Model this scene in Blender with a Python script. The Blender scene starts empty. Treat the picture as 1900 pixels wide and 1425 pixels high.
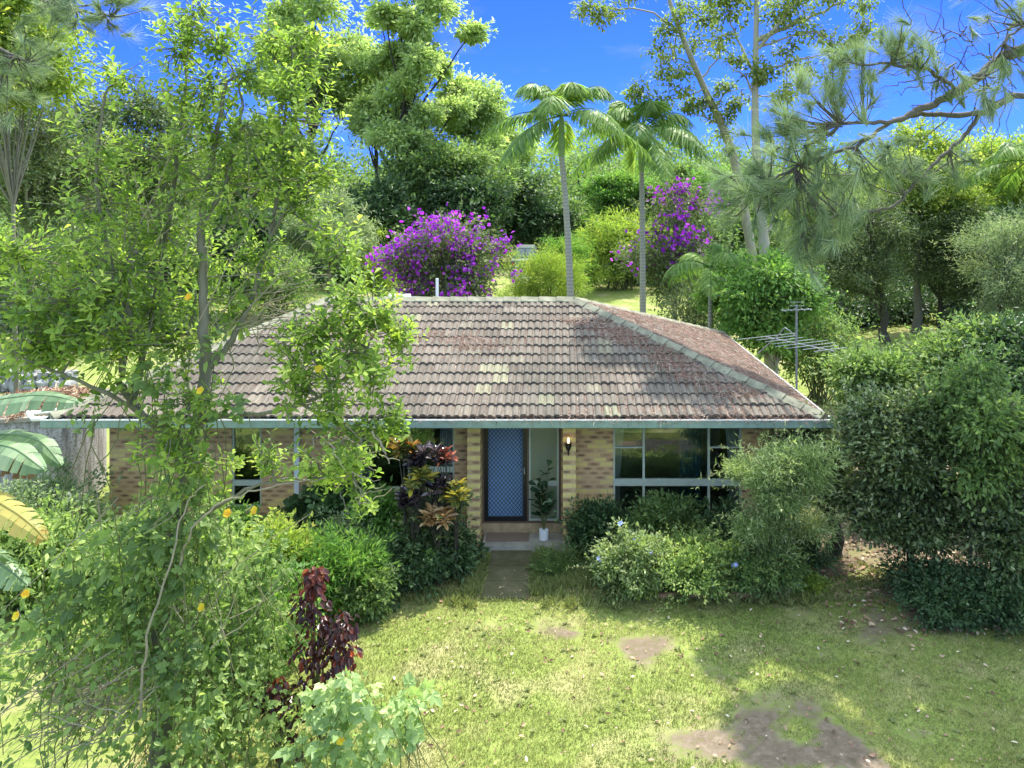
import bpy, math, random
import numpy as np
from math import radians as R, pi, sin, cos

# ------------------------------------------------------------------ camera, world, sun, exposure
S = bpy.context.scene
COL = S.collection
F, CX, CY, H = 1450.0, 1040.0, 375.0, 6.45        # focal length and principal point in photo pixels, eye height
cam_d = bpy.data.cameras.new('camera'); cam = bpy.data.objects.new('camera', cam_d); COL.objects.link(cam)
cam.location = (0, 0, H); cam.rotation_euler = (R(90), 0, 0)
cam_d.sensor_width = 36; cam_d.lens = F/1900*36
cam_d.shift_x = -(CX-950)/1900; cam_d.shift_y = -(712.5-CY)/1900
cam_d.clip_start = 0.1; cam_d.clip_end = 2000
S.camera = cam
S.render.resolution_x, S.render.resolution_y = 1024, 768
SUN = np.array([0.30, 0.48, 1.0]); SUN = SUN/np.linalg.norm(SUN)      # direction towards the sun
elev = math.asin(SUN[2]); az = math.atan2(SUN[0], SUN[1])
W = bpy.data.worlds.new('World'); S.world = W; W.use_nodes = True
nt = W.node_tree; nt.nodes.clear()
out = nt.nodes.new('ShaderNodeOutputWorld'); bg = nt.nodes.new('ShaderNodeBackground')
sky = nt.nodes.new('ShaderNodeTexSky'); sky.sky_type = 'NISHITA'; sky.sun_disc = False
sky.sun_elevation = elev; sky.sun_rotation = az; sky.air_density = 1.0; sky.dust_density = 0.2; sky.ozone_density = 3.0
mul = nt.nodes.new('ShaderNodeMix'); mul.data_type = 'RGBA'; mul.blend_type = 'MULTIPLY'; mul.inputs[0].default_value = 1.0
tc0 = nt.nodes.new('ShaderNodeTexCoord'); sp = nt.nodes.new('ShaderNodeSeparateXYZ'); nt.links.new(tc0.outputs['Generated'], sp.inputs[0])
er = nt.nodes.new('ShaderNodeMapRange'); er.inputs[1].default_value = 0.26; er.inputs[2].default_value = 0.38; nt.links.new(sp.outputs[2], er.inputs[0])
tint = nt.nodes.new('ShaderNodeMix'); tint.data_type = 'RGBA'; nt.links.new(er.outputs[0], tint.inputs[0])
tint.inputs[6].default_value = (0.085, 0.20, 0.86, 1); tint.inputs[7].default_value = (5.2, 3.9, 2.5, 1)   # deep clear blue low down, bright warm fill added overhead to lift the shade
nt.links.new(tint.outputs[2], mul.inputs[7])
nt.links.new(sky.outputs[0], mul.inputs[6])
# a few thin clouds high in the sky
tc = nt.nodes.new('ShaderNodeTexCoord'); cn = nt.nodes.new('ShaderNodeTexNoise'); cn.inputs['Scale'].default_value = 6.0; cn.inputs['Detail'].default_value = 6
mp = nt.nodes.new('ShaderNodeMapping'); mp.inputs['Scale'].default_value = (1, 1, 2.6); mp.inputs['Location'].default_value = (0.4, 0.1, 0.9)
cr = nt.nodes.new('ShaderNodeValToRGB'); cr.color_ramp.elements[0].position = 0.57; cr.color_ramp.elements[1].position = 0.80
cr.color_ramp.elements[0].color = (0, 0, 0, 1); cr.color_ramp.elements[1].color = (0.55, 0.55, 0.55, 1)
mx = nt.nodes.new('ShaderNodeMix'); mx.data_type = 'RGBA'; mx.inputs[7].default_value = (1.6, 2.0, 2.9, 1)
nt.links.new(tc.outputs['Generated'], mp.inputs['Vector']); nt.links.new(mp.outputs[0], cn.inputs['Vector'])
nt.links.new(cn.outputs['Fac'], cr.inputs[0]); nt.links.new(cr.outputs[0], mx.inputs[0])
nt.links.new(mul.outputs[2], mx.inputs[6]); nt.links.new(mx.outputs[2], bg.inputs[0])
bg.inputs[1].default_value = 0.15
nt.links.new(bg.outputs[0], out.inputs[0])
sl = bpy.data.lights.new('sun', 'SUN'); sl.energy = 4.3; sl.angle = R(0.5); sl.color = (1, 0.95, 0.86)
so = bpy.data.objects.new('sun', sl); COL.objects.link(so)
from mathutils import Vector
so.rotation_euler = Vector(SUN).to_track_quat('Z', 'Y').to_euler(); so.location = (20, 30, 60)
S.view_settings.view_transform = 'Standard'; S.view_settings.look = 'None'; S.view_settings.gamma = 1
S.view_settings.exposure = 1.14
S.cycles.max_bounces = 8; S.cycles.diffuse_bounces = 4; S.cycles.glossy_bounces = 3
S.cycles.transmission_bounces = 5; S.cycles.transparent_max_bounces = 8
S.cycles.sample_clamp_indirect = 6.0

# ------------------------------------------------------------------ helpers
rng = np.random.RandomState(7)
def px(x, y, D):
    """photo pixel + distance -> world point"""
    return np.array([(x-CX)*D/F, D, H-(y-CY)*D/F])
def gx(x, D): return (x-CX)*D/F
def gz(y, D): return H-(y-CY)*D/F
def gD(y, z=0): return (H-z)*F/(y-CY)
def gh(x, y):
    x = np.asarray(x, float); y = np.asarray(y, float)
    t = np.clip((y-24)/31, 0, 1)
    z = 1.3*t*t*(3-2*t) + np.clip(y-55, 0, 60)*0.03
    z = z + 0.25*np.sin(x*0.11+1)*np.clip((y-30)/40, 0, 1)
    return z
def norm(a): return a/np.maximum(np.linalg.norm(a, axis=-1, keepdims=True), 1e-9)
def noise2(x, y, seed=0, oct=4):
    r = np.random.RandomState(seed); v = 0; amp = 1; fr = 1; tot = 0
    for o in range(oct):
        for k in range(3):
            a = r.rand()*6.28; p = r.rand()*6.28; f = fr*(0.7+0.6*r.rand())
            q = r.rand()*6.28; b = a+1.57
            v = v+amp*np.sin(f*(x*cos(a)+y*sin(a))+p)*np.sin(f*(x*cos(b)+y*sin(b))*0.9+q)
        tot += amp*1.5; amp *= 0.55; fr *= 2.1
    return v/tot
def tag(o, label=None, cat=None, group=None, kind=None):
    if label: o['label'] = label
    if cat: o['category'] = cat
    if group: o['group'] = group
    if kind: o['kind'] = kind
    return o
def empty(name, loc, label=None, cat=None, group=None, rz=0):
    o = bpy.data.objects.new(name, None); COL.objects.link(o); o.location = tuple(float(c) for c in loc); o.rotation_euler = (0, 0, rz)
    o.empty_display_size = 0.2
    return tag(o, label, cat, group)
class MB:
    """collects vertices and faces, builds ONE mesh object"""
    def __init__(s): s.V = []; s.F = []; s.R = []; s.n = 0
    def add(s, V, Fs, r=None):
        V = np.asarray(V, float).reshape(-1, 3); Fs = np.asarray(Fs, int)
        if len(V) == 0 or len(Fs) == 0: return
        s.V.append(V); s.F.append(Fs+s.n); s.n += len(V)
        if r is None: r = np.full(len(Fs), rng.rand())
        s.R.append(np.broadcast_to(np.asarray(r, float), (len(Fs),)))
    def box(s, a, b, r=None):
        a = np.minimum(a, b) if True else a; b2 = np.maximum(np.asarray(a, float), np.asarray(b, float))
        return s.box2(np.asarray(a, float), b2, r)
    def box2(s, a, b, r=None):
        x0, y0, z0 = a; x1, y1, z1 = b
        V = [(x0,y0,z0),(x1,y0,z0),(x1,y1,z0),(x0,y1,z0),(x0,y0,z1),(x1,y0,z1),(x1,y1,z1),(x0,y1,z1)]
        s.add(V, [(0,3,2,1),(4,5,6,7),(0,1,5,4),(1,2,6,5),(2,3,7,6),(3,0,4,7)], r)
    def tube(s, pts, rad, n=7, cap=True, rough=0.0):
        pts = np.asarray(pts, float); m = len(pts)
        rad = np.broadcast_to(np.asarray(rad, float), (m,))
        T = np.gradient(pts, axis=0); T = norm(T)
        up = np.array([0.13, 0.21, 0.97]); 
        if abs(T[0] @ up) > 0.9: up = np.array([0.9, 0.3, 0.2])
        A = norm(np.cross(T, up)); B = np.cross(T, A)
        a = np.linspace(0, 2*pi, n, endpoint=False)
        ring = A[:, None]*np.cos(a)[None, :, None]+B[:, None]*np.sin(a)[None, :, None]
        rr = rad[:, None, None]*(1+rough*(rng.rand(m, n, 1)-0.5))
        V = (pts[:, None]+ring*rr).reshape(-1, 3)
        i = np.arange(m-1)[:, None]*n; j = np.arange(n)[None]; k = (j+1) % n
        Fq = np.stack([i+j, i+k, i+n+k, i+n+j], -1).reshape(-1, 4)
        s.add(V, Fq, rng.rand())
        if cap:
            s.add(V[-n:], [list(range(n))] if n != 4 else [(0,1,2,3)]); s.add(V[:n][::-1], [list(range(n))])
    def build(s, name, mat, parent=None, smooth=False, loc=None):
        me = bpy.data.meshes.new(name)
        if s.V:
            V = np.concatenate(s.V)
            if loc is not None: V = V-np.asarray(loc)
            loops = np.concatenate([f.reshape(-1) for f in s.F]).astype(np.int32)
            tot = np.concatenate([np.full(len(f), f.shape[1]) for f in s.F])
            start = np.concatenate([[0], np.cumsum(tot)[:-1]]).astype(np.int32)
            me.vertices.add(len(V)); me.vertices.foreach_set('co', V.astype(np.float32).ravel())
            me.loops.add(len(loops)); me.loops.foreach_set('vertex_index', loops)
            me.polygons.add(len(tot)); me.polygons.foreach_set('loop_start', start)
            at = me.attributes.new('rnd', 'FLOAT', 'FACE'); at.data.foreach_set('value', np.concatenate(s.R).astype(np.float32))
            me.polygons.foreach_set('use_smooth', np.full(len(tot), bool(smooth)))
            me.update(calc_edges=True); me.validate()
        if mat: me.materials.append(mat)
        o = bpy.data.objects.new(name, me); COL.objects.link(o)
        if parent: o.parent = parent
        return o
def lpart(mb, name, mat, parent, smooth=False):
    """part built from world coordinates under an Empty (location only)"""
    return mb.build(name, mat, parent, smooth, loc=tuple(parent.location))

# leaf templates: x along the leaf, y across, z up; unit length
def T(v, f): return np.array(v, float), np.array(f, int)
TPL = {
 'dia':  T([(0,0,0),(.45,.22,.05),(1,0,-.06),(.45,-.22,.05)], [(0,1,2,3)]),
 'thin': T([(0,0,0),(.4,.085,.03),(1,0,-.12),(.4,-.085,.03)], [(0,1,2,3)]),
 'needle': T([(0,.012,0),(0,-.012,0),(1,-.004,-.05),(1,.004,-.05)], [(0,1,2,3)]),
 'oval': T([(0,0,0),(.3,.22,.06),(.72,.20,.04),(1,0,-.08),(.72,-.20,.04),(.3,-.22,.06)], [(0,1,2,3),(0,3,4,5)]),
 'obov': T([(0,0,0),(.4,.14,.05),(.8,.24,.03),(1.02,0,-.05),(.8,-.24,.03),(.4,-.14,.05)], [(0,1,2,3),(0,3,4,5)]),
 'round':T([(0,0,0),(.15,.38,.05),(.7,.42,.02),(1,0,-.12),(.7,-.42,.02),(.15,-.38,.05)], [(0,1,2,3),(0,3,4,5)]),
 'strap':T([(0,.05,0),(0,-.05,0),(.55,-.08,.14),(.55,.08,.14),(1,0,-.05),(.98,.01,-.05)], [(0,1,2,3),(3,2,4,5)]),
}
lob = []; lf = []
for k, (a, L) in enumerate([(0,1.0),(0.95,.72),(-0.95,.72),(1.9,.5),(-1.9,.5)]):
    b = len(lob); c = .52
    lob += [(.3,0,0),(.3+L*.47*cos(a+c),L*.47*sin(a+c),.04),(.3+L*.74*cos(a),L*.74*sin(a),-.08),(.3+L*.47*cos(a-c),L*.47*sin(a-c),.04)]
    lf.append((b,b+1,b+2,b+3))
TPL['lobed'] = T(lob, lf)
def leaves(mb, tpl, P, d, nrm, s, r=None, wscale=1.0):
    P = np.asarray(P, float); N = len(P)
    if N == 0: return
    tv, tf = TPL[tpl]
    d = norm(d); y = norm(np.cross(nrm, d)); z = np.cross(d, y)
    s = np.broadcast_to(np.asarray(s, float), (N,))
    V = P[:, None]+s[:, None, None]*(tv[None, :, 0, None]*d[:, None]+tv[None, :, 1, None]*wscale*y[:, None]+tv[None, :, 2, None]*z[:, None])
    k = len(tv)
    Fq = (tf[None]+(np.arange(N)*k)[:, None, None]).reshape(-1, 4)
    if r is None: r = rng.rand(N)
    mb.add(V.reshape(-1, 3), Fq, np.repeat(r, len(tf)))
def ball(n):
    return norm(rng.randn(n, 3))
def clumps(mb, C, Rr, nsub, nl, subr, size, tpl='dia', droop=0.0, out_w=0.6, flat=0.7, shell=0.5, updown=-0.6, wscale=1.0, nup=0.8):
    """scatter leaves: big clumps C (radii Rr) -> sub clumps near their surface -> leaves. returns sub centres"""
    C = np.atleast_2d(np.asarray(C, float)); Rr = np.atleast_2d(np.asarray(Rr, float)); nc = len(C)
    u = ball(nc*nsub*3); u = u[u[:, 2] > updown][:nc*nsub]; u = np.resize(u, (nc*nsub, 3))
    ci = np.repeat(np.arange(nc), nsub)
    rad = shell+(1-shell)*rng.rand(len(ci))**0.7
    rad = np.where(rng.rand(len(ci)) < .16, rad*(1.1+.45*rng.rand(len(ci))), rad)
    ph = rng.rand(nc, 3)*6.28; az_ = np.arctan2(u[:, 1], u[:, 0])
    rad = rad*(1+.20*np.sin(3*az_+ph[ci, 0])+.16*np.sin(5*u[:, 2]+2*az_+ph[ci, 1])+.10*np.sin(9*u[:, 2]-4*az_+ph[ci, 2]))
    SC = C[ci]+u*Rr[ci]*rad[:, None]
    sr = subr*(0.6+0.8*rng.rand(len(SC)))
    tone = rng.rand(len(SC))
    li = np.repeat(np.arange(len(SC)), nl)
    off = rng.randn(len(li), 3)*0.55; off[:, 2] *= flat
    P = SC[li]+off*sr[li][:, None]
    d = norm(off)*0.6+u[li]*out_w+rng.randn(len(li), 3)*0.45; d[:, 2] -= droop
    nm = np.array([0, 0, 1.0])*nup+rng.randn(len(li), 3)*0.5+u[li]*0.3
    sz = size*(0.65+0.7*rng.rand(len(li)))
    r = np.clip(0.55*tone[li]+0.45*rng.rand(len(li)), 0, 1)
    leaves(mb, tpl, P, d, nm, sz, r, wscale)
    return SC
def shoots(mb, sm, C, Rr, ns, Ls, size, tpl, nl=14, upb=.6, wscale=1.0, rad=.006):
    """leafy shoots that break the outline of a crown"""
    C = np.atleast_2d(C); Rr = np.atleast_2d(Rr); ci = rng.randint(len(C), size=ns)
    for i in ci:
        u = ball(1)[0]; u[2] = abs(u[2])*.9-.15; a = C[i]+u*Rr[i]*.8; d = norm(u+[0, 0, upb]+.35*rng.randn(3)); Lk = Ls*(.5+rng.rand())
        q = bez(a, a+d*Lk*.6, a+d*Lk+[.25*Lk*rng.randn(), .25*Lk*rng.randn(), -.25*Lk*rng.rand()], 6); sm.tube(q, np.linspace(rad, rad*.4, 6), 4, cap=False)
        t = rng.rand(nl)**.8; P = np.stack([np.interp(t*5, np.arange(6), q[:, k]) for k in range(3)], -1)
        dd = norm(rng.randn(nl, 3))+d*.7; leaves(mb, tpl, P, dd, rng.randn(nl, 3)*.6+[0, 0, .7], size*(.55+.7*rng.rand(nl)), np.clip(.45+.4*rng.rand()+.3*rng.randn(nl), 0, 1), wscale)
def bez(a, b, c, n=6):
    t = np.linspace(0, 1, n)[:, None]
    return (1-t)**2*np.asarray(a)+2*t*(1-t)*np.asarray(b)+t*t*np.asarray(c)
def wob(pts, amt):
    pts = np.array(pts, float); w = rng.randn(*pts.shape)*amt; w[0] = 0; w[-1] = 0
    return pts+w
def cr_path(P, n=8):
    """smooth curve through points"""
    P = np.asarray(P, float); Q = np.vstack([2*P[0]-P[1], P, 2*P[-1]-P[-2]]); o = []
    for i in range(1, len(Q)-2):
        for t in np.linspace(0, 1, n, endpoint=False):
            o.append(0.5*((2*Q[i])+(-Q[i-1]+Q[i+1])*t+(2*Q[i-1]-5*Q[i]+4*Q[i+1]-Q[i+2])*t*t+(-Q[i-1]+3*Q[i]-3*Q[i+1]+Q[i+2])*t**3))
    o.append(Q[-2]); return np.array(o)

# ------------------------------------------------------------------ materials
def newmat(name):
    m = bpy.data.materials.new(name); m.use_nodes = True; n = m.node_tree; n.nodes.clear()
    o = n.nodes.new('ShaderNodeOutputMaterial'); return m, n, o
def N(n, t, **k):
    x = n.nodes.new(t)
    for a, b in k.items(): setattr(x, a, b)
    return x
def L(n, a, b): n.links.new(a, b)
def math_(n, op, a, b=None, c=None):
    x = N(n, 'ShaderNodeMath', operation=op)
    for i, v in enumerate((a, b, c)):
        if v is None: continue
        if isinstance(v, (int, float)): x.inputs[i].default_value = v
        else: L(n, v, x.inputs[i])
    return x.outputs[0]
def mixc(n, f, a, b, mode='MIX'):
    x = N(n, 'ShaderNodeMix', data_type='RGBA', blend_type=mode)
    for i, v in ((0, f), (6, a), (7, b)):
        if isinstance(v, (int, float)): x.inputs[i].default_value = v
        elif isinstance(v, tuple): x.inputs[i].default_value = (v[0], v[1], v[2], 1)
        else: L(n, v, x.inputs[i])
    return x.outputs[2]
def ramp(n, f, stops):
    x = N(n, 'ShaderNodeValToRGB'); e = x.color_ramp.elements
    while len(e) > 1: e.remove(e[0])
    e[0].position = stops[0][0]; e[0].color = (*stops[0][1], 1)
    for p, c in stops[1:]:
        q = e.new(p); q.color = (*c, 1)
    L(n, f, x.inputs[0]); return x.outputs[0]
def noise(n, scale, detail=4, vec=None, rough=0.55):
    x = N(n, 'ShaderNodeTexNoise'); x.inputs['Scale'].default_value = scale; x.inputs['Detail'].default_value = detail
    x.inputs['Roughness'].default_value = rough
    if vec is None:
        g = N(n, 'ShaderNodeTexCoord'); vec = g.outputs['Object']
    L(n, vec, x.inputs['Vector']); return x.outputs['Fac']
def bump(n, h, dist=0.01, st=0.6):
    x = N(n, 'ShaderNodeBump'); x.inputs['Distance'].default_value = dist; x.inputs['Strength'].default_value = st
    L(n, h, x.inputs['Height']); return x.outputs[0]
def bsdf(n, o, col, rough=0.6, spec=0.4, nrm=None, metal=0.0):
    b = N(n, 'ShaderNodeBsdfPrincipled')
    if isinstance(col, tuple): b.inputs['Base Color'].default_value = (*col, 1)
    else: L(n, col, b.inputs['Base Color'])
    if isinstance(rough, (int, float)): b.inputs['Roughness'].default_value = rough
    else: L(n, rough, b.inputs['Roughness'])
    b.inputs['Specular IOR Level'].default_value = spec; b.inputs['Metallic'].default_value = metal
    if nrm is not None: L(n, nrm, b.inputs['Normal'])
    L(n, b.outputs[0], o.inputs[0]); return b
LB = 1.15; DS = 0.17
def leaf_mat(name, stops, trans=0.45, tcol=(1.22, 1.35, 0.75), rough=0.5, spec=0.3, nscale=0.8, var=0.35):
    m, n, o = newmat(name)
    a = N(n, 'ShaderNodeAttribute', attribute_name='rnd')
    def tone_(c_):
        l_ = .3*c_[0]+.6*c_[1]+.1*c_[2]; k_ = DS if c_[1] > c_[0]*.9 and c_[1] > c_[2] else .05
        return tuple(min(.85, (v_*(1-k_)+l_*k_)*LB*w_) for v_, w_ in zip(c_, (1.05, .98, 1.0) if k_ == DS else (1, 1, 1)))
    stops = [(p_, tone_(c_)) for p_, c_ in stops]
    col = ramp(n, a.outputs['Fac'], stops)
    ns = noise(n, nscale, 3)
    hv = N(n, 'ShaderNodeHueSaturation'); L(n, col, hv.inputs['Color'])
    L(n, math_(n, 'MULTIPLY_ADD', ns, var*2, 1-var), hv.inputs['Value'])
    L(n, math_(n, 'MULTIPLY_ADD', ns, -0.05, 0.525), hv.inputs['Hue'])
    b = N(n, 'ShaderNodeBsdfPrincipled'); L(n, hv.outputs[0], b.inputs['Base Color'])
    b.inputs['Roughness'].default_value = rough; b.inputs['Specular IOR Level'].default_value = spec
    t = N(n, 'ShaderNodeBsdfTranslucent'); L(n, mixc(n, 1.0, hv.outputs[0], tcol, 'MULTIPLY'), t.inputs[0])
    mx = N(n, 'ShaderNodeMixShader'); mx.inputs[0].default_value = trans
    L(n, b.outputs[0], mx.inputs[1]); L(n, t.outputs[0], mx.inputs[2]); L(n, mx.outputs[0], o.inputs[0])
    return m
def plain(name, col, rough=0.6, spec=0.4, var=0.15, scale=8, metal=0.0, bmp=0.0):
    m, n, o = newmat(name); f = noise(n, scale, 5)
    c = ramp(n, f, [(0.3, tuple(x*(1-var) for x in col)), (0.7, tuple(min(1, x*(1+var)) for x in col))])
    bsdf(n, o, c, rough, spec, bump(n, f, 0.01, bmp) if bmp else None, metal); return m
def bark(name, c1, c2, scale=14):
    m, n, o = newmat(name)
    g = N(n, 'ShaderNodeTexCoord'); mp = N(n, 'ShaderNodeMapping'); mp.inputs['Scale'].default_value = (1, 1, 0.25)
    L(n, g.outputs['Object'], mp.inputs[0]); f = noise(n, scale, 6, mp.outputs[0], 0.65); f2 = noise(n, 2.2, 3)
    c = mixc(n, f, c1, c2); c = mixc(n, math_(n, 'MULTIPLY', f2, 0.5), c, (c2[0]*.8, c2[1]*.95, c2[2]*.7))
    bsdf(n, o, c, 0.85, 0.2, bump(n, f, 0.03, 0.8)); return m

M = {}
M['hero']   = leaf_mat('broad_leaf', [(0,(.05,.11,.018)),(.3,(.13,.24,.02)),(.6,(.24,.37,.03)),(.9,(.38,.50,.04)),(1,(.52,.56,.05))], 0.55)
M['vine']   = leaf_mat('vine_leaf', [(0,(.06,.13,.03)),(.4,(.16,.27,.05)),(.75,(.29,.42,.08)),(1,(.46,.56,.15))], 0.5)
M['pale']   = leaf_mat('pale_vine_leaf', [(0,(.13,.25,.06)),(.5,(.26,.40,.11)),(1,(.42,.55,.20))], 0.4, (1.2, 1.3, .7))
M['gum']    = leaf_mat('gum_leaf', [(0,(.16,.25,.08)),(.5,(.29,.41,.13)),(.85,(.42,.54,.17)),(1,(.52,.6,.2))], 0.55, nscale=.25)
M['forest'] = leaf_mat('forest_leaf', [(0,(.06,.12,.03)),(.5,(.125,.22,.05)),(.85,(.21,.33,.07)),(1,(.30,.40,.09))], 0.5, nscale=.3)
M['glossy'] = leaf_mat('glossy_bush_leaf', [(0,(.035,.065,.02)),(.5,(.085,.145,.035)),(.85,(.17,.24,.07)),(1,(.34,.40,.18))], 0.3, rough=.35, spec=.5)
M['silver'] = leaf_mat('silver_green_leaf', [(0,(.09,.15,.04)),(.5,(.20,.30,.08)),(.85,(.34,.44,.15)),(1,(.5,.56,.3))], 0.45)
M['ficus'] = leaf_mat('small_green_leaf', [(0,(.07,.12,.03)),(.5,(.15,.23,.045)),(.85,(.26,.34,.06)),(1,(.42,.43,.08))], 0.5)
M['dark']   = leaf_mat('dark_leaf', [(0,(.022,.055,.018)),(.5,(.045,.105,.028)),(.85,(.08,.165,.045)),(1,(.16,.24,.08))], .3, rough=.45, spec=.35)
M['bright'] = leaf_mat('bright_leaf', [(0,(.05,.15,.015)),(.4,(.10,.25,.02)),(.8,(.17,.33,.03)),(1,(.26,.40,.04))], 0.45)
M['yellow'] = leaf_mat('yellow_green_leaf', [(0,(.10,.18,.015)),(.4,(.19,.30,.02)),(.8,(.32,.42,.025)),(1,(.45,.48,.03))], 0.5)
M['olive']  = leaf_mat('olive_leaf', [(0,(.05,.09,.025)),(.5,(.10,.16,.045)),(.85,(.17,.24,.07)),(1,(.27,.32,.12))], 0.35)
M['grey']   = leaf_mat('grey_green_leaf', [(0,(.10,.16,.07)),(.5,(.19,.28,.12)),(.85,(.32,.40,.20)),(1,(.45,.5,.32))], 0.4)
M['needle'] = leaf_mat('pine_needles', [(0,(.10,.17,.06)),(.5,(.18,.28,.11)),(.9,(.28,.40,.18)),(1,(.38,.46,.3))], 0.3, (1.1, 1.2, .8))
M['palm']   = leaf_mat('palm_frond', [(0,(.05,.13,.02)),(.5,(.11,.23,.03)),(.85,(.2,.34,.04)),(1,(.34,.42,.05))], 0.45)
M['purple'] = leaf_mat('purple_petals', [(0,(.24,.012,.36)),(.5,(.42,.03,.60)),(.85,(.58,.07,.74)),(1,(.70,.16,.82))], 0.4, (1.2, .8, 1.3), 0.6, .2, var=.2)
M['blue']   = leaf_mat('pale_blue_petals', [(0,(.30,.36,.75)),(1,(.5,.56,.9))], 0.3, (1,1,1.1), .6, .2)
M['gold']   = leaf_mat('yellow_petals', [(0,(.75,.42,.01)),(1,(.9,.62,.02))], 0.35, (1.1,1,.6), .5, .2, var=.1)
M['copper'] = leaf_mat('copper_leaf', [(0,(.03,.009,.008)),(.45,(.09,.02,.014)),(.75,(.22,.045,.02)),(1,(.50,.13,.03))], 0.4, (2.0,.9,.6), .3, .55, nscale=3)
M['croton_orange'] = leaf_mat('croton_orange_leaf', [(0,(.05,.09,.015)),(.5,(.12,.13,.02)),(.8,(.28,.18,.03)),(1,(.42,.15,.03))], .3, (1.3,1,.5), .3)
M['croton_dark'] = leaf_mat('croton_dark_leaf', [(0,(.02,.02,.022)),(.6,(.05,.035,.04)),(1,(.14,.10,.11))], .2, (1.2,.9,.8), .2, .7)
M['croton_red'] = leaf_mat('croton_red_leaf', [(0,(.10,.03,.015)),(.6,(.30,.06,.03)),(1,(.5,.16,.09))], .3, (1.2,.9,.7), .35)
M['croton_yellow'] = leaf_mat('croton_yellow_leaf', [(0,(.07,.12,.02)),(.5,(.22,.24,.04)),(1,(.52,.42,.05))], .35, (1.2,1.1,.5), .3)
M['croton_tan'] = leaf_mat('croton_tan_leaf', [(0,(.2,.12,.04)),(.6,(.45,.28,.12)),(1,(.6,.45,.28))], .3, (1.1,1,.7), .4)
M['banana'] = leaf_mat('banana_leaf', [(0,(.08,.17,.06)),(.6,(.16,.28,.11)),(1,(.28,.39,.20))], .35, (1.2,1.3,.7), .35, .5, nscale=4)
M['banana_old'] = leaf_mat('yellowed_banana_leaf', [(0,(.22,.24,.03)),(.6,(.38,.35,.05)),(1,(.42,.24,.05))], .35, (1.2,1.1,.5), .45)
M['banana_dry'] = leaf_mat('dried_banana_leaf', [(0,(.14,.07,.035)),(1,(.32,.19,.10))], .2, (1.1,1,.8), .7, .2)
M['fiddle'] = leaf_mat('glossy_dark_leaf', [(0,(.010,.035,.012)),(.6,(.02,.065,.02)),(1,(.07,.17,.05))], .2, rough=.25, spec=.6)
M['grass']  = leaf_mat('grass_blade', [(0,(.12,.17,.035)),(.5,(.21,.26,.06)),(.85,(.29,.32,.10)),(1,(.46,.40,.22))], .35, (1.2,1.25,.6), .6, .25, nscale=.7, var=.3)
M['litter'] = leaf_mat('fallen_leaf', [(0,(.10,.055,.035)),(.4,(.26,.15,.09)),(.8,(.45,.31,.2)),(1,(.62,.52,.38))], .15, (1,1,.9), .7, .2)
M['pineneedle_dry'] = leaf_mat('dry_pine_needle', [(0,(.09,.04,.025)),(.5,(.19,.105,.07)),(.85,(.28,.19,.145)),(1,(.46,.37,.31))], .1, (1,.9,.8), .7, .2, nscale=1.5)
M['bark_grey'] = bark('grey_bark', (.07,.06,.045), (.26,.235,.18))
M['bark_pale'] = bark('pale_smooth_bark', (.22,.20,.155), (.42,.385,.31), 7)
M['bark_dark'] = bark('dark_bark', (.03,.026,.02), (.10,.085,.07))
M['bark_pine'] = bark('pine_bark', (.035,.03,.026), (.17,.15,.135), 20)
M['stem'] = plain('plant_stem', (.12,.13,.05), .7, .2)
M['twig'] = plain('dry_twig', (.28,.24,.17), .8, .2)
def palm_bark():
    m, n, o = newmat('ringed_palm_bark')
    g = N(n, 'ShaderNodeTexCoord'); w = N(n, 'ShaderNodeTexWave', wave_type='BANDS', bands_direction='Z')
    w.inputs['Scale'].default_value = 2.6; w.inputs['Distortion'].default_value = 1.5; L(n, g.outputs['Object'], w.inputs[0])
    f = noise(n, 9, 5); c = mixc(n, w.outputs['Fac'], (.25,.235,.19), (.33,.315,.26)); c = mixc(n, math_(n, 'MULTIPLY', f, .5), c, (.30,.33,.24))
    bsdf(n, o, c, .8, .2, bump(n, w.outputs['Fac'], .02, .4)); return m
M['palm_bark'] = palm_bark()
M['crownshaft'] = plain('green_crownshaft', (.17,.27,.08), .4, .4, .15, 3)

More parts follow.
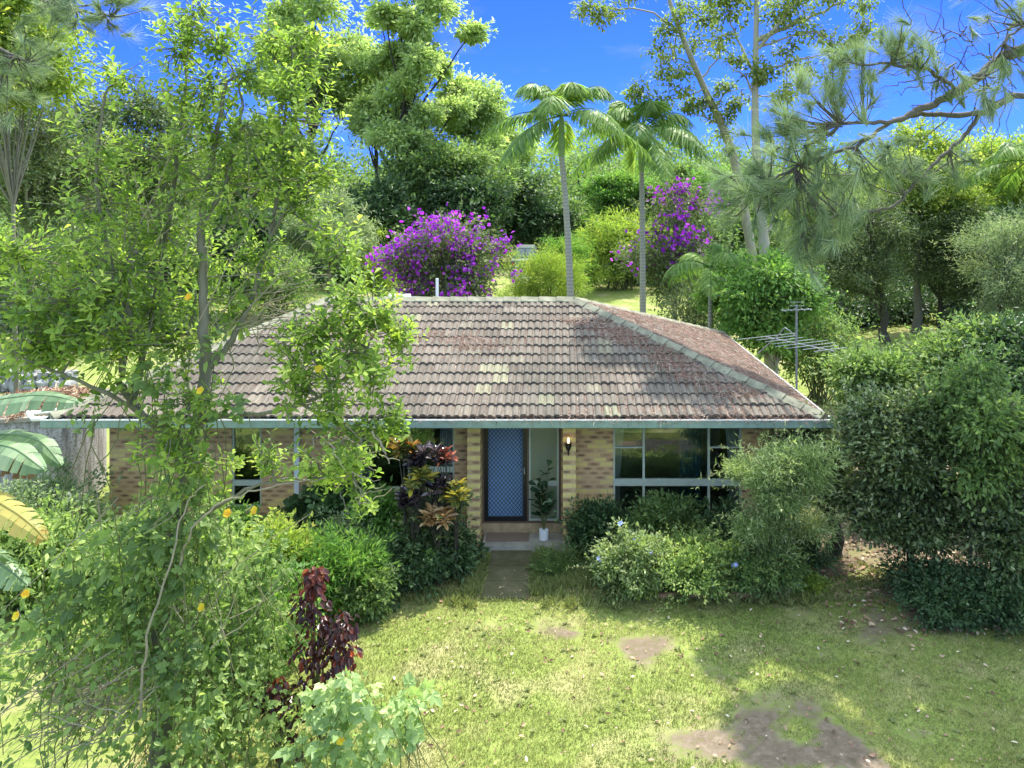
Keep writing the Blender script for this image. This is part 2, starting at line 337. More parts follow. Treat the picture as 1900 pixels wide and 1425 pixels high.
def brick_mat(name, pillar=False):
    m, n, o = newmat(name)
    g = N(n, 'ShaderNodeTexCoord'); s = N(n, 'ShaderNodeSeparateXYZ'); L(n, g.outputs['Object'], s.inputs[0])
    x = math_(n, 'ADD', s.outputs[0], s.outputs[1]); z = s.outputs[2]
    zr = math_(n, 'DIVIDE', z, .086); row = math_(n, 'FLOOR', zr); v = math_(n, 'FRACT', zr)
    par = math_(n, 'MODULO', math_(n, 'ADD', row, 100), 2.0)
    bw = .24
    if pillar:
        u1 = math_(n, 'DIVIDE', x, .24)            # brown full bricks; yellow rows are two half bricks
        u2 = math_(n, 'DIVIDE', x, .12)
        uu = mixf(n, par, u1, u2)
    else:
        uu = math_(n, 'ADD', math_(n, 'DIVIDE', x, bw), math_(n, 'MULTIPLY', par, .5))
    cell = math_(n, 'FLOOR', uu); u = math_(n, 'FRACT', uu)
    cx = N(n, 'ShaderNodeCombineXYZ'); L(n, cell, cx.inputs[0]); L(n, row, cx.inputs[1])
    wn = N(n, 'ShaderNodeTexWhiteNoise', noise_dimensions='2D'); L(n, cx.outputs[0], wn.inputs['Vector']); rnd = wn.outputs['Value']
    f = noise(n, 30, 4)
    if pillar:
        brown = ramp(n, rnd, [(0,(.54,.33,.16)),(1,(.64,.42,.20))]); yel = ramp(n, rnd, [(0,(.76,.60,.20)),(1,(.84,.68,.25))])
        base = mixc(n, par, brown, yel)
    else:
        base = ramp(n, rnd, [(0,(.62,.35,.17)),(.45,(.70,.42,.20)),(.7,(.74,.48,.22)),(.82,(.80,.60,.20)),(1,(.82,.64,.22))])
    # dark kiln mark in the middle of the brick
    du = math_(n, 'ABSOLUTE', math_(n, 'SUBTRACT', u, .5)); dv = math_(n, 'ABSOLUTE', math_(n, 'SUBTRACT', v, .5))
    e = math_(n, 'ADD', math_(n, 'POWER', math_(n, 'DIVIDE', du, .40), 2.0), math_(n, 'POWER', math_(n, 'DIVIDE', dv, .34), 2.0))
    wn2 = N(n, 'ShaderNodeTexWhiteNoise', noise_dimensions='3D'); L(n, cx.outputs[0], wn2.inputs['Vector'])
    mark = math_(n, 'MULTIPLY', math_(n, 'SUBTRACT', 1.0, e), 1.3)
    mk = N(n, 'ShaderNodeClamp'); L(n, mark, mk.inputs[0])
    if pillar: amt = math_(n, 'MULTIPLY', math_(n, 'SUBTRACT', 1.0, par), math_(n, 'MULTIPLY_ADD', rnd, .5, .35))
    else: amt = math_(n, 'MULTIPLY', math_(n, 'LESS_THAN', rnd, .72), math_(n, 'MULTIPLY_ADD', wn2.outputs['Value'], .7, .15))
    base = mixc(n, math_(n, 'MULTIPLY', mk.outputs[0], amt), base, (.14,.085,.05))
    base = mixc(n, math_(n, 'MULTIPLY', f, .25), base, (.35,.28,.18))
    bwid = (.12 if pillar else .24)
    mu = math_(n, 'GREATER_THAN', du, .5-.005/.24 if not pillar else .472); mv = math_(n, 'GREATER_THAN', dv, .5-.0055/.086)
    mort = math_(n, 'MAXIMUM', mu, mv)
    c = mixc(n, mort, base, (.55,.44,.27))
    bsdf(n, o, c, .85, .2, bump(n, math_(n, 'SUBTRACT', f, mort), .006, .5)); return m
def mixf(n, f, a, b):
    x = N(n, 'ShaderNodeMix', data_type='FLOAT')
    for i, v in ((0, f), (2, a), (3, b)):
        if isinstance(v, (int, float)): x.inputs[i].default_value = v
        else: L(n, v, x.inputs[i])
    return x.outputs[0]
M['brick'] = brick_mat('tan_brick'); M['brick_pillar'] = brick_mat('yellow_and_tan_brick', True)
def tile_mat():
    m, n, o = newmat('weathered_concrete_tile')
    a = N(n, 'ShaderNodeAttribute', attribute_name='rnd')
    c = ramp(n, a.outputs['Fac'], [(0,(.112,.097,.084)),(.4,(.138,.121,.105)),(.9,(.165,.146,.128)),(.97,(.185,.172,.135)),(1,(.21,.21,.15))])
    g = N(n, 'ShaderNodeTexCoord'); mp = N(n, 'ShaderNodeMapping'); mp.inputs['Scale'].default_value = (14, 1.2, 1.2); L(n, g.outputs['Object'], mp.inputs[0])
    f = noise(n, 2.2, 6, mp.outputs[0], .7); f2 = noise(n, .55, 4); f3 = noise(n, 40, 3)
    st = ramp(n, f, [(0.35,(.55,.53,.50)),(.62,(1.18,1.14,1.08))]); c = mixc(n, .8, c, st, 'MULTIPLY')
    big = ramp(n, f2, [(0.35,(.72,.74,.70)),(.65,(1.18,1.12,1.06))]); c = mixc(n, .75, c, big, 'MULTIPLY')
    c = mixc(n, math_(n, 'MULTIPLY', math_(n, 'GREATER_THAN', f3, .62), .35), c, (.32,.32,.26))
    bsdf(n, o, c, .88, .2, bump(n, f3, .006, .5)); return m
M['tile'] = tile_mat()
M['cap'] = plain('mossy_ridge_cap', (.21,.205,.145), .88, .2, .3, 5, bmp=.4)
def gutter_mat():
    m, n, o = newmat('pale_green_gutter_paint')
    f = noise(n, 5, 6); g = N(n, 'ShaderNodeTexCoord'); mp = N(n, 'ShaderNodeMapping'); mp.inputs['Scale'].default_value = (6, 1, .4); L(n, g.outputs['Object'], mp.inputs[0])
    st = noise(n, 4, 5, mp.outputs[0], .7)
    c = ramp(n, f, [(.3,(.20,.285,.23)),(.7,(.27,.37,.305))]); c = mixc(n, ramp_fac(n, st, .56, .72), c, (.17,.16,.12))
    bsdf(n, o, c, .45, .4); return m
def ramp_fac(n, f, a, b):
    x = N(n, 'ShaderNodeMapRange'); x.inputs[1].default_value = a; x.inputs[2].default_value = b; L(n, f, x.inputs[0]); return x.outputs[0]
M['gutter'] = gutter_mat()
M['white'] = plain('white_paint', (.74,.75,.74), .5, .4, .06)
M['lip'] = plain('pale_gutter_lip', (.62,.62,.60), .4, .5, .1)
M['cream'] = plain('cream_frame_paint', (.50,.55,.42), .4, .4, .08)
M['soffit'] = plain('cream_soffit', (.55,.55,.48), .7, .3, .06)
M['black'] = plain('black_aluminium', (.012,.012,.013), .35, .5, .1)
M['concrete'] = plain('concrete', (.33,.30,.25), .9, .2, .25, 4, bmp=.3)
M['mat'] = plain('brown_doormat', (.23,.165,.125), .95, .1, .2, 60, bmp=.5)
M['bluedoor'] = plain('blue_door_paint', (.28,.46,.70), .5, .4, .08, 2)
M['timber'] = plain('weathered_timber', (.30,.18,.10), .85, .2, .3, 12, bmp=.4)
M['frame_wood'] = plain('brown_door_jamb', (.16,.10,.06), .6, .3, .15)
M['room'] = plain('dim_room_wall', (.4,.4,.35), .9, .2, .1)
M['steel'] = plain('galvanised_steel', (.28,.29,.29), .45, .5, .15, 10, metal=.5)
M['pot'] = plain('white_ceramic', (.78,.79,.82), .3, .5, .03)
M['curtain'] = plain('white_curtain', (.8,.8,.76), .9, .2, .08, 3)
M['teal'] = plain('teal_curtain', (.03,.16,.22), .9, .2, .5, 12)
M['car'] = plain('grey_green_car_paint', (.10,.13,.11), .4, .5, .05)
M['rubber'] = plain('tyre_rubber', (.02,.02,.02), .8, .3)
M['stone'] = plain('pale_retaining_stone', (.26,.26,.25), .85, .2, .4, 5, bmp=.5)
M['soil'] = plain('leafy_garden_soil', (.085,.055,.035), .95, .1, .6, 14, bmp=.8)
M['tank'] = None
def tank_mat():
    m, n, o = newmat('stained_concrete_tank')
    g = N(n, 'ShaderNodeTexCoord'); mp = N(n, 'ShaderNodeMapping'); mp.inputs['Scale'].default_value = (5, 5, .5); L(n, g.outputs['Object'], mp.inputs[0])
    f = noise(n, 2, 6, mp.outputs[0], .7); f2 = noise(n, 25, 4)
    c = ramp(n, f, [(.35,(.16,.15,.14)),(.55,(.42,.42,.43)),(.75,(.62,.62,.64))]); c = mixc(n, ramp_fac(n, f2, .52, .6), c, (.22,.20,.18))
    bsdf(n, o, c, .9, .2, bump(n, f2, .01, .4)); return m
M['tank'] = tank_mat()
def glass_mat(name, tint=(.8,.85,.82), mixv=0.0, milky=None):
    m, n, o = newmat(name)
    fr = N(n, 'ShaderNodeFresnel'); fr.inputs[0].default_value = 1.55
    tr = N(n, 'ShaderNodeBsdfTransparent'); tr.inputs[0].default_value = (*tint, 1)
    gl = N(n, 'ShaderNodeBsdfGlossy'); gl.inputs['Roughness'].default_value = .02
    
    mx = N(n, 'ShaderNodeMixShader'); L(n, math_(n, 'ADD', fr.outputs[0], .10), mx.inputs[0])
    L(n, tr.outputs[0], mx.inputs[1]); L(n, gl.outputs[0], mx.inputs[2])
    if milky:
        d = N(n, 'ShaderNodeBsdfPrincipled'); d.inputs['Base Color'].default_value = (*milky, 1); d.inputs['Roughness'].default_value = .35
        f3 = noise(n, 60, 3); L(n, bump(n, f3, .01, .8), d.inputs['Normal'])
        m2 = N(n, 'ShaderNodeMixShader'); m2.inputs[0].default_value = .85; L(n, mx.outputs[0], m2.inputs[1]); L(n, d.outputs[0], m2.inputs[2]); L(n, m2.outputs[0], o.inputs[0])
    else: L(n, mx.outputs[0], o.inputs[0])
    return m
M['glass'] = glass_mat('window_glass')
M['obscure'] = glass_mat('obscured_glass', milky=(.24,.27,.16))
m, n, o = newmat('lit_bulb'); e = N(n, 'ShaderNodeEmission'); e.inputs[0].default_value = (1, .72, .32, 1); e.inputs[1].default_value = 2.2; L(n, e.outputs[0], o.inputs[0]); M['bulb'] = m

# ------------------------------------------------------------------ ground (one sheet to the horizon), path, bed
DIRT = [(1062,1175,52,10,1.0),(1195,1205,40,18,.85),(1430,1400,165,42,1.15),(1300,1370,66,24,.9),(1090,1160,110,12,.4),(1200,1150,50,8,.42),(1500,1225,60,12,.45),(930,1190,60,6,.42),
        (1335,1240,60,24,.5),(1420,1295,60,18,.45),(1700,1360,60,14,.45),(1150,1185,80,8,.45),(900,1090,20,6,.5),(1560,1070,90,60,1.0),(1800,1130,180,30,1.0),(1530,985,50,60,1.0),(1650,1100,110,24,.9),(1260,1375,60,30,.6)]
def dirt(x, y):
    """0..1 bare earth at ground point"""
    x = np.asarray(x, float); y = np.asarray(y, float)
    yy = np.maximum(y, 6); pxx = CX+x*F/yy; pyy = CY+H*F/yy
    v = np.zeros_like(x)
    nz = noise2(x*2.2, y*2.2, 5, 5)
    for a, b, ra, rb, w in DIRT:
        d = np.sqrt(((pxx-a)/ra)**2+((pyy-b)/rb)**2)
        v = np.maximum(v, w*np.clip((1.5-d)*.8+nz*1.5, 0, 1))
    v = np.where(y > 17, 0, v)
    # far right strip under the trees is bare earth and litter
    v = np.maximum(v, np.clip((x-4.6)*1.2, 0, 1)*np.clip((y-12.6)*1.5, 0, 1)*np.clip((27-y)*.3, 0, 1)*(.75+.5*nz))
    return np.clip(v, 0, 1)
xs = np.concatenate([-np.geomspace(700, 14, 26), np.arange(-13.5, 10.01, .12), np.geomspace(10.5, 700, 28)])
ys = np.concatenate([-np.geomspace(500, 1, 12), np.arange(0, 7.9, 1.), np.arange(8, 18.01, .1), np.arange(18.5, 60, .6), np.geomspace(61, 900, 30)])
GX, GY = np.meshgrid(xs, ys); GZ = gh(GX, GY)
GZ = GZ+np.where((GY > 5) & (GY < 24), .012*noise2(GX*3, GY*3, 2), 0)
V = np.stack([GX, GY, GZ], -1).reshape(-1, 3); nx = len(xs)
i = np.arange(len(ys)-1)[:, None]*nx; j = np.arange(nx-1)[None]
Fq = np.stack([i+j, i+j+1, i+nx+j+1, i+nx+j], -1).reshape(-1, 4)
g = MB(); g.add(V, Fq, 0.5)
def ground_mat():
    m, n, o = newmat('lawn_and_bare_earth')
    a = N(n, 'ShaderNodeAttribute', attribute_name='dirt')
    f = noise(n, .9, 5); f2 = noise(n, 9, 6, rough=.7); f3 = noise(n, 60, 3)
    gr = ramp(n, f2, [(.3,(.12,.155,.035)),(.5,(.19,.235,.055)),(.7,(.27,.29,.09))]); 
    gr = mixc(n, ramp_fac(n, f, .48, .72), gr, (.32,.28,.14))
    e = ramp(n, f2, [(.3,(.10,.072,.048)),(.55,(.175,.135,.095)),(.75,(.25,.20,.145))]); e = mixc(n, ramp_fac(n, f3, .6, .7), e, (.13,.08,.055))
    k = math_(n, 'ADD', a.outputs['Fac'], math_(n, 'MULTIPLY', math_(n, 'SUBTRACT', f2, .5), 1.6))
    c = mixc(n, ramp_fac(n, k, .25, .85), gr, e)
    bsdf(n, o, c, .95, .15, bump(n, f2, .03, .5)); return m
go = g.build('ground', ground_mat(), smooth=True); tag(go, kind='structure')
at = go.data.attributes.new('dirt', 'FLOAT', 'POINT'); at.data.foreach_set('value', dirt(V[:, 0], V[:, 1]).astype(np.float32))
# mossy concrete path
def path_mat():
    m, n, o = newmat('mossy_path_concrete'); f = noise(n, 3, 6, rough=.7); f2 = noise(n, 30, 4)
    c = ramp(n, f, [(.3,(.05,.06,.018)),(.5,(.095,.09,.04)),(.7,(.16,.135,.085))]); c = mixc(n, math_(n, 'MULTIPLY', f2, .4), c, (.16,.13,.09))
    bsdf(n, o, c, .9, .2, bump(n, f2, .01, .5)); return m
p = MB(); x0, x1 = -1.28, -.50
for k, (a, b) in enumerate([(12.68, 13.24), (13.252, 13.80), (13.812, 14.42)]): p.box((x0+.01*k, a, -.05), (x1-.012*k, b, .03+.002*k))
tag(p.build('path', path_mat()), kind='structure')
s = MB()    # soil of the two garden beds
def sheet(mb, poly, z):
    mb.add([(a, b, z) for a, b in poly], [list(range(len(poly)))])
sheet(s, [(-5.6, 12.6), (-3.2, 12.55), (-1.55, 13.1), (-1.45, 14.9), (-8.6, 14.95), (-9.5, 13.2)], .020)
sheet(s, [(-.2, 13.9), (.5, 13.0), (1.6, 12.72), (3.9, 12.72), (4.4, 13.3), (4.5, 14.9), (-.0, 14.9)], .020)
tag(s.build('garden_soil', M['soil']), kind='structure')

# grass blades on the near lawn
def in_lawn(x, y):
    k = (dirt(x, y)+.55*noise2(x*7, y*7, 9, 4)+.35*(np.random.RandomState(3).rand(*x.shape)-.5)) < .42
    k &= ~((x > x0-.02) & (x < x1+.02) & (y > 12.66))
    k &= ~(y > 14.3)
    return k
gm = MB(); n_ = 330000
yy = 8.3+(14.3-8.3)*rng.rand(n_)**1.25; xx = -9.2+rng.rand(n_)*17
vis = (np.abs(CX+xx*F/yy-950) < 1010) & (CX+xx*F/yy > 250) & in_lawn(xx, yy); xx = xx[vis]; yy = yy[vis]
P = np.stack([xx, yy, gh(xx, yy)-.004], -1)
tone = np.clip(.5+.5*noise2(xx*1.3, yy*1.3, 21, 4)+.28*rng.randn(len(xx)), 0, 1)
d = rng.randn(len(xx), 3)*.55; d[:, 2] = .55+.5*rng.rand(len(xx))
leaves(gm, 'thin', P, d, rng.randn(len(xx), 3), (.025+.03*rng.rand(len(xx)))*np.where(yy > 12.6, 2.0, 1), tone)
tag(gm.build('grass', M['grass']), 'short sunlit lawn grass in front of the house', 'grass', kind='stuff')
wm = MB(); n_ = 380
yy = 8.6+5.6*rng.rand(n_)**.8; xx = -3.4+rng.rand(n_)*11; k = in_lawn(xx, yy); xx = xx[k]; yy = yy[k]
for x_, y_ in zip(xx, yy):
    q = rng.randint(5, 11); an = rng.rand(q)*6.28; s_ = .025+.04*rng.rand()*(1.8 if y_ > 12.6 else 1)
    leaves(wm, 'oval', np.tile([x_, y_, .006], (q, 1))+.015*rng.randn(q, 3)*[1, 1, .2], np.stack([np.cos(an), np.sin(an), .35+.5*rng.rand(q)], -1), np.tile([0, 0, 1.], (q, 1)), s_*(.7+.6*rng.rand(q)), .3*rng.rand()+.4*rng.rand(q))
for k in range(420):   # longer tufts along beds and path
    x_, y_ = [(rng.uniform(-.48, -.1), rng.uniform(12.7, 14.3)), (rng.uniform(-1.6, -1.3), rng.uniform(12.7, 14.3)), (rng.uniform(-3.4, 4.2), 12.62+.12*rng.randn()), (rng.uniform(-.1, .5), rng.uniform(13, 13.9))][k % 4]
    if -1.35 < x_ < -.45: continue
    q = 16; d = rng.randn(q, 3)*.6; d[:, 2] = .9; leaves(wm, 'thin', np.tile([x_, y_, .0], (q, 1))+.03*rng.randn(q, 3)*[1, 1, 0], d, rng.randn(q, 3), .10+.10*rng.rand(q), .2+.5*rng.rand(q))
tag(wm.build('weeds', M['grass']), 'small broad leaved weeds and longer grass tufts in the lawn and along the path', 'weeds', kind='stuff')
lm = MB(); n_ = 1100
yy = 8.6+5*rng.rand(n_); xx = -3.2+rng.rand(n_)*10.5; P = np.stack([xx, yy, np.full(n_, .03)], -1)
leaves(lm, 'oval', P, rng.randn(n_, 3)*[1,1,.12], np.array([0,0,1.])+.45*rng.randn(n_, 3), .035+.05*rng.rand(n_)**2)
n_ = 1500; xx = 4.2+5*rng.rand(n_); yy = 11.6+4.0*rng.rand(n_); P = np.stack([xx, yy, np.full(n_, .03)], -1)
leaves(lm, 'oval', P, rng.randn(n_, 3)*[1,1,.12], np.array([0,0,1.])+.45*rng.randn(n_, 3), .05+.07*rng.rand(n_))
tag(lm.build('fallen_leaves', M['litter']), 'dry brown and cream fallen leaves scattered over the lawn', 'leaf litter', kind='stuff')

# ------------------------------------------------------------------ the house
house = empty('house', (-2, 18, 0), 'low tan brick house with hipped grey tile roof littered with pine needles', 'house')
EF, EB, XR, XL = 14.0, 22.8, 4.73, -9.12; ZE, ZR = 2.588, 4.128; YM = 18.4; XRr, XRl = .33, -5.5
WY = 15.0
def zz(y): return gz(y, WY)
def wx(x): return gx(x, WY)
TILE_TRUE = []
def plane_fn(e0, e1, r0, r1):
    e0, e1, r0, r1 = (np.array(v, float) for v in (e0, e1, r0, r1))
    u = norm(e1-e0); Lw = np.linalg.norm(e1-e0); up = (r0-e0)-u*((r0-e0) @ u); nrm = norm(np.cross(u, up))
    if nrm[2] < 0: nrm = -nrm
    return e0, u, Lw, up, nrm, (r0-e0) @ u, (r1-e0) @ u
def prof(x):
    f = np.mod(x/.15, 1.0); a = np.clip(f/.74, 0, 1)*2-1
    return .034*np.clip(1-a*a, 0, 1)**.6*(f < .74)
def roof_plane(mb, e0, e1, r0, r1, rows=13):
    e0, u, Lw, up, nrm, a0, a1 = plane_fn(e0, e1, r0, r1)
    X = np.arange(0, Lw+.0124, .0125)
    for k in range(rows):
        s0 = k/rows; s1 = min(1, (k+1.12)/rows)
        def row(sv, hh, sp):
            lo = a0*sp; hi = Lw+(a1-Lw)*sp; x = np.clip(X, lo, hi)
            return e0+u*x[:, None]+up*sv+nrm*hh[:, None]
        h = prof(X); jit = .006*np.repeat(rng.randn(len(X)//24+1), 24)[:len(X)]
        A = row(s0, h*.9-.01, s0); B = row(s0, h+.034+jit, s0); C = row(s1, h*.9+.0+jit*.3, s1)
        keep = (X[:-1] < Lw+(a1-Lw)*s0) & (X[1:] > a0*s0)
        nX = len(X); VV = np.concatenate([A, B, C]); jx = np.arange(nX-1)[keep]
        tr = rng.rand(len(X)//24+2)**1.0; rr = tr[(jx//24)]
        mb.add(VV, np.stack([jx, jx+1, nX+jx+1, nX+jx], -1), rr*.9)
        mb.add(VV, np.stack([nX+jx, nX+jx+1, 2*nX+jx+1, 2*nX+jx], -1), rr)
c_fl, c_fr, c_br, c_bl = (XL, EF, ZE), (XR, EF, ZE), (XR, EB, ZE), (XL, EB, ZE)
r_l, r_r = (XRl, YM, ZR), (XRr, YM, ZR)
PL = [(c_fl, c_fr, r_l, r_r), (c_fr, c_br, r_r, r_r), (c_br, c_bl, r_r, r_l), (c_bl, c_fl, r_l, r_l)]
rf = MB()
for q in PL: roof_plane(rf, *q)
roof = lpart(rf, 'roof', M['tile'], house)
cap = MB()
def caps(a, b, w=.155, h=.075):
    a = np.array(a, float); b = np.array(b, float); Ln = np.linalg.norm(b-a); k = int(Ln/.40); u = (b-a)/Ln
    side = norm(np.cross(u, [0, 0, 1.])); up = np.cross(side, u)
    for i in range(k):
        p0 = a+u*(Ln*i/k); p1 = a+u*(Ln*(i+1.12)/k); jit = rng.randn()*.006
        prf = [(-w, -.05), (-w*.93, -.02), (0, h*.9), (w*.93, -.02), (w, -.05)]
        V0 = [p0+side*(x*1.08+jit)+up*(z+.040) for x, z in prf]; V1 = [p1+side*(x*.9+jit)+up*(z+.018) for x, z in prf]
        V2 = [p0+side*(x*.95+jit)+up*(z-.02) for x, z in prf]
        VV = V0+V1+V2; cap.add(VV, [(j, j+1, 6+j, 5+j) for j in range(4)]+[(10+j, 11+j, j+1, j) for j in range(4)], rng.rand())
caps(c_fr, r_r); caps(c_br, r_r); caps(c_bl, r_l); caps(c_fl, r_l); caps(r_l, r_r)
capo = cap.build('ridge_capping', M['cap'], roof); capo.data.transform(__import__('mathutils').Matrix.Translation(-house.location))
def sub(mb, name, mat, parent, smooth=False):   # sub-part of a part that was built relative to the house Empty
    base = parent
    while base.parent: base = base.parent
    return mb.build(name, mat, parent, smooth, loc=tuple(base.location))
# vent pipe and gutters
v = MB(); a = px(811, 552, 18.9); v.tube([a-[0, 0, .1], a+[0, 0, .46]], .035, 10); sub(v, 'vent_pipe', M['white'], roof)
gt = MB(); lip = MB()
def gutter(a, b, nout):
    a = np.array(a, float); b = np.array(b, float); nout = np.array(nout, float)
    prf = [(0, .0), (0, -.13), (.11, -.13), (.125, -.115), (.125, .012), (.118, .012), (.112, -.02), (.104, -.12), (.008, -.12), (.008, 0)]
    V0 = [a+nout*(x+0)+np.array([0, 0, z]) for x, z in prf]; V1 = [b+nout*x+np.array([0, 0, z]) for x, z in prf]
    k = len(prf); gt.add(V0+V1, [(j, (j+1) % k, k+(j+1) % k, k+j) for j in range(k)])
    lp = [(.108, .010), (.132, .010), (.132, .026), (.108, .026)]
    V0 = [a+nout*x+np.array([0, 0, z]) for x, z in lp]; V1 = [b+nout*x+np.array([0, 0, z]) for x, z in lp]
    lip.add(V0+V1, [(j, (j+1) % 4, 4+(j+1) % 4, 4+j) for j in range(4)]); lip.add(V0, [(0, 1, 2, 3)]); lip.add(V1, [(0, 1, 2, 3)])
zg = ZE-.03
gutter((XL-.12, EF, zg), (XR+.12, EF, zg), (0, -1, 0)); gutter((XR, EF-.004, zg), (XR, EB+.12, zg), (1, 0, 0)); gutter((XL, EF-.004, zg), (XL, EB+.12, zg), (-1, 0, 0)); gutter((XL-.12, EB, zg), (XR+.12, EB, zg), (0, 1, 0))
gu = lpart(gt, 'gutter', M['gutter'], house); sub(lip, 'gutter_lip', M['lip'], gu)
fa = MB(); fa.box((XL, EF, 2.405), (XR, EF+.03, ZE-.015)); fa.box((XR-.03, EF+.03, 2.405), (XR, EB, ZE-.015)); fa.box((XL, EF+.03, 2.405), (XL+.03, EB, ZE-.015))
lpart(fa, 'fascia', M['gutter'], house)
so_ = MB(); so_.box((XL+.032, EF+.032, 2.42), (XR-.032, EB-.03, 2.445)); lpart(so_, 'soffit', M['soffit'], house)
# brick walls with openings (front wall at WY); opening list in metres
WL, WR = wx(203), 4.10
OPEN = [(wx(430), wx(485), zz(942), 2.42), (wx(668), wx(843), zz(908), 2.42), (wx(896), wx(1041), .12+.19, 2.42), (wx(1138), wx(1376), zz(966), 2.42)]
w = MB(); th = .23
cur = WL
for a, b, z0, z1 in OPEN:
    w.box((cur, WY, -.1), (a, WY+th, 2.418)); w.box((a, WY, -.1), (b, WY+th, z0)); cur = b
w.box((cur, WY, -.1), (WR, WY+th, 2.418))
w.box((WR-th, WY+th, -.1), (WR, EB-.6, 2.418)); w.box((WL, WY+th, -.1), (WL+th, EB-.6, 2.418)); w.box((WL, EB-.6, -.1), (WR, EB-.37, 2.418))
wall = lpart(w, 'wall', M['brick'], house)
rm = MB(); rm.box((WL+.3, 18.6, .05), (WR-.3, 18.7, 2.41)); rm.box((WL+.3, WY+.3, .12), (WR-.3, 18.6, .17)); 
for x in (wx(560), wx(880), wx(1110)): rm.box((x, WY+th+.01, .17), (x+.08, 18.6, 2.41))
rm.box((-.6, WY+1.2, .17), (-.0, WY+1.3, 2.0)); lpart(rm, 'interior', M['room'], house)
for a in (867, 1044.5):
    pl = MB(); X = gx(a, 14.57); pl.box((X, 14.57, .12 if a > 900 else .0), (X+.24, 14.81, 2.418)); P_ = lpart(pl, 'pillar', M['brick_pillar'], house)
    P_['label'] = 'brick pillar left of the door' if a < 900 else 'brick pillar with a lit lamp right of the door'
sb = MB(); sb.box((gx(894, 14.4), 14.4, -.05), (gx(1068, 14.4), WY, .12)); lpart(sb, 'porch_step', M['concrete'], house)
sill = MB()
x = wx(896)+.004
while x < wx(1040)-.05:
    sill.box((x, WY-.035, .121), (x+.066, WY+.0, .121+.172)); x += .076
sill.box((wx(896), WY-.028, .121), (wx(1041), WY-.001, .30)); lpart(sill, 'door_sill', plain('soldier_brick', (.42,.31,.18), .85, .2, .25, 10), house)
# door: brown jamb, black security door with diamond mesh over a blue door
dz0, dz1 = .31, 2.40
jb = MB(); jb.box((wx(895), WY-.02, dz0), (wx(898.2), WY+.06, dz1)); jb.box((wx(978), WY-.02, dz0), (wx(981), WY+.06, dz1)); jb.box((wx(1037), WY-.02, dz0), (wx(1041), WY+.06, dz1))
jb.box((wx(896), WY-.03, dz0-.012), (wx(1041), WY+.05, dz0+.015)); lpart(jb, 'door_jamb', M['frame_wood'], house)
df = MB(); a, b = wx(898.5), wx(977.8); fw = .075
df.box((a, WY, dz0+.016), (a+fw, WY+.03, dz1)); df.box((b-fw, WY, dz0+.016), (b, WY+.03, dz1)); df.box((a+fw, WY+.001, dz0+.016), (b-fw, WY+.029, dz0+.10)); df.box((a+fw, WY+.001, dz1-.08), (b-fw, WY+.029, dz1))
df_o = lpart(df, 'door', M['black'], house)
gr = MB(); x0_, x1_, z0_, z1_ = a+fw, b-fw, dz0+.10, dz1-.08; pt = .075
for sgn in (1, -1):
    k = -40
    while k < 60:
        c = (k+.5)*pt*1.0; k += 1
        # line z = z0 + 1.25*sgn*(x-x0) + c
        pts = []
        for t in np.linspace(x0_, x1_, 60):
            z = z0_+1.15*sgn*(t-x0_)+c*1.15
            if z0_ <= z <= z1_: pts.append((t, WY+.015+.002*sgn, z))
        if len(pts) > 1: gr.tube([pts[0], pts[-1]], .0052, 4, cap=False)
sub(gr, 'security_mesh', M['black'], df_o)
bd = MB(); bd.box((a+.02, WY+.10, dz0+.02), (b-.02, WY+.14, dz1)); sub(bd, 'door_leaf', M['bluedoor'], df_o)
hd = MB(); hc = px(973, 873, WY-.02); hd.box(hc-[.012, .01, .07], hc+[.012, .01, .05]); hd.tube([hc+[0, -.01, .03], hc+[0, -.05, .03], hc+[-.09, -.055, .03]], .009, 6); sub(hd, 'handle', M['steel'], df_o)
def window(xL, xR, zb, zt, mull, bars, mat_f, lab=None, pane='glass', y=WY, fw=.035):
    """mull: x positions; bars: (x0,x1,z,h)"""
    f = MB(); f.box((xL, y+.02, zb), (xL+fw, y+.09, zt)); f.box((xR-fw, y+.02, zb), (xR, y+.09, zt)); f.box((xL+fw, y+.021, zb), (xR-fw, y+.089, zb+fw)); f.box((xL+fw, y+.021, zt-fw), (xR-fw, y+.089, zt))
    g_ = MB(); g_.box((xL+fw, y+.05, zb+fw), (xR-fw, y+.056, zt-fw)); wo = lpart(g_, 'window', M[pane], house)
    if lab: wo['label'] = lab
    for m_ in mull: f.box((m_-.022, y+.015, zb+fw), (m_+.022, y+.092, zt-fw))
    for (p0, p1, z, h) in bars: f.box((p0, y+.018, z-h/2), (p1, y+.086, z+h/2))
    sub(f, 'window_frame', mat_f, wo); return wo
wr = window(wx(1138), wx(1376), zz(966), 2.415, [wx(1194.5), wx(1315.5)],
       [(wx(1140), wx(1192), zz(831), .022), (wx(1318), wx(1373), zz(831), .022), (wx(1140), wx(1374), zz(896), .13)], M['cream'], 'wide window right of the porch with pale transom')
wm = window(wx(668), wx(843), zz(908), 2.415, [wx(759)], [(wx(761), wx(841), zz(845), .02), (wx(761), wx(841), zz(872), .10)], M['cream'], 'window behind the crotons')
wl = window(wx(430), wx(485), zz(942), 2.415, [], [(wx(431), wx(484), zz(897), .1)], M['cream'], 'narrow window behind the left tree')
sd = window(wx(981.2), wx(1036.8), dz0+.016, 2.415, [], [(wx(982), wx(1036), zz(898), .09)], M['cream'], 'green obscured glass panel beside the door', 'obscure')
ws = MB(); ws.box((wx(664), WY-.05, zz(912)-.19), (wx(846), WY-.001, zz(912))); lpart(ws, 'window_sill', plain('grey_brick_sill', (.34,.31,.22), .85, .2, .2, 10), house)
cu = MB()
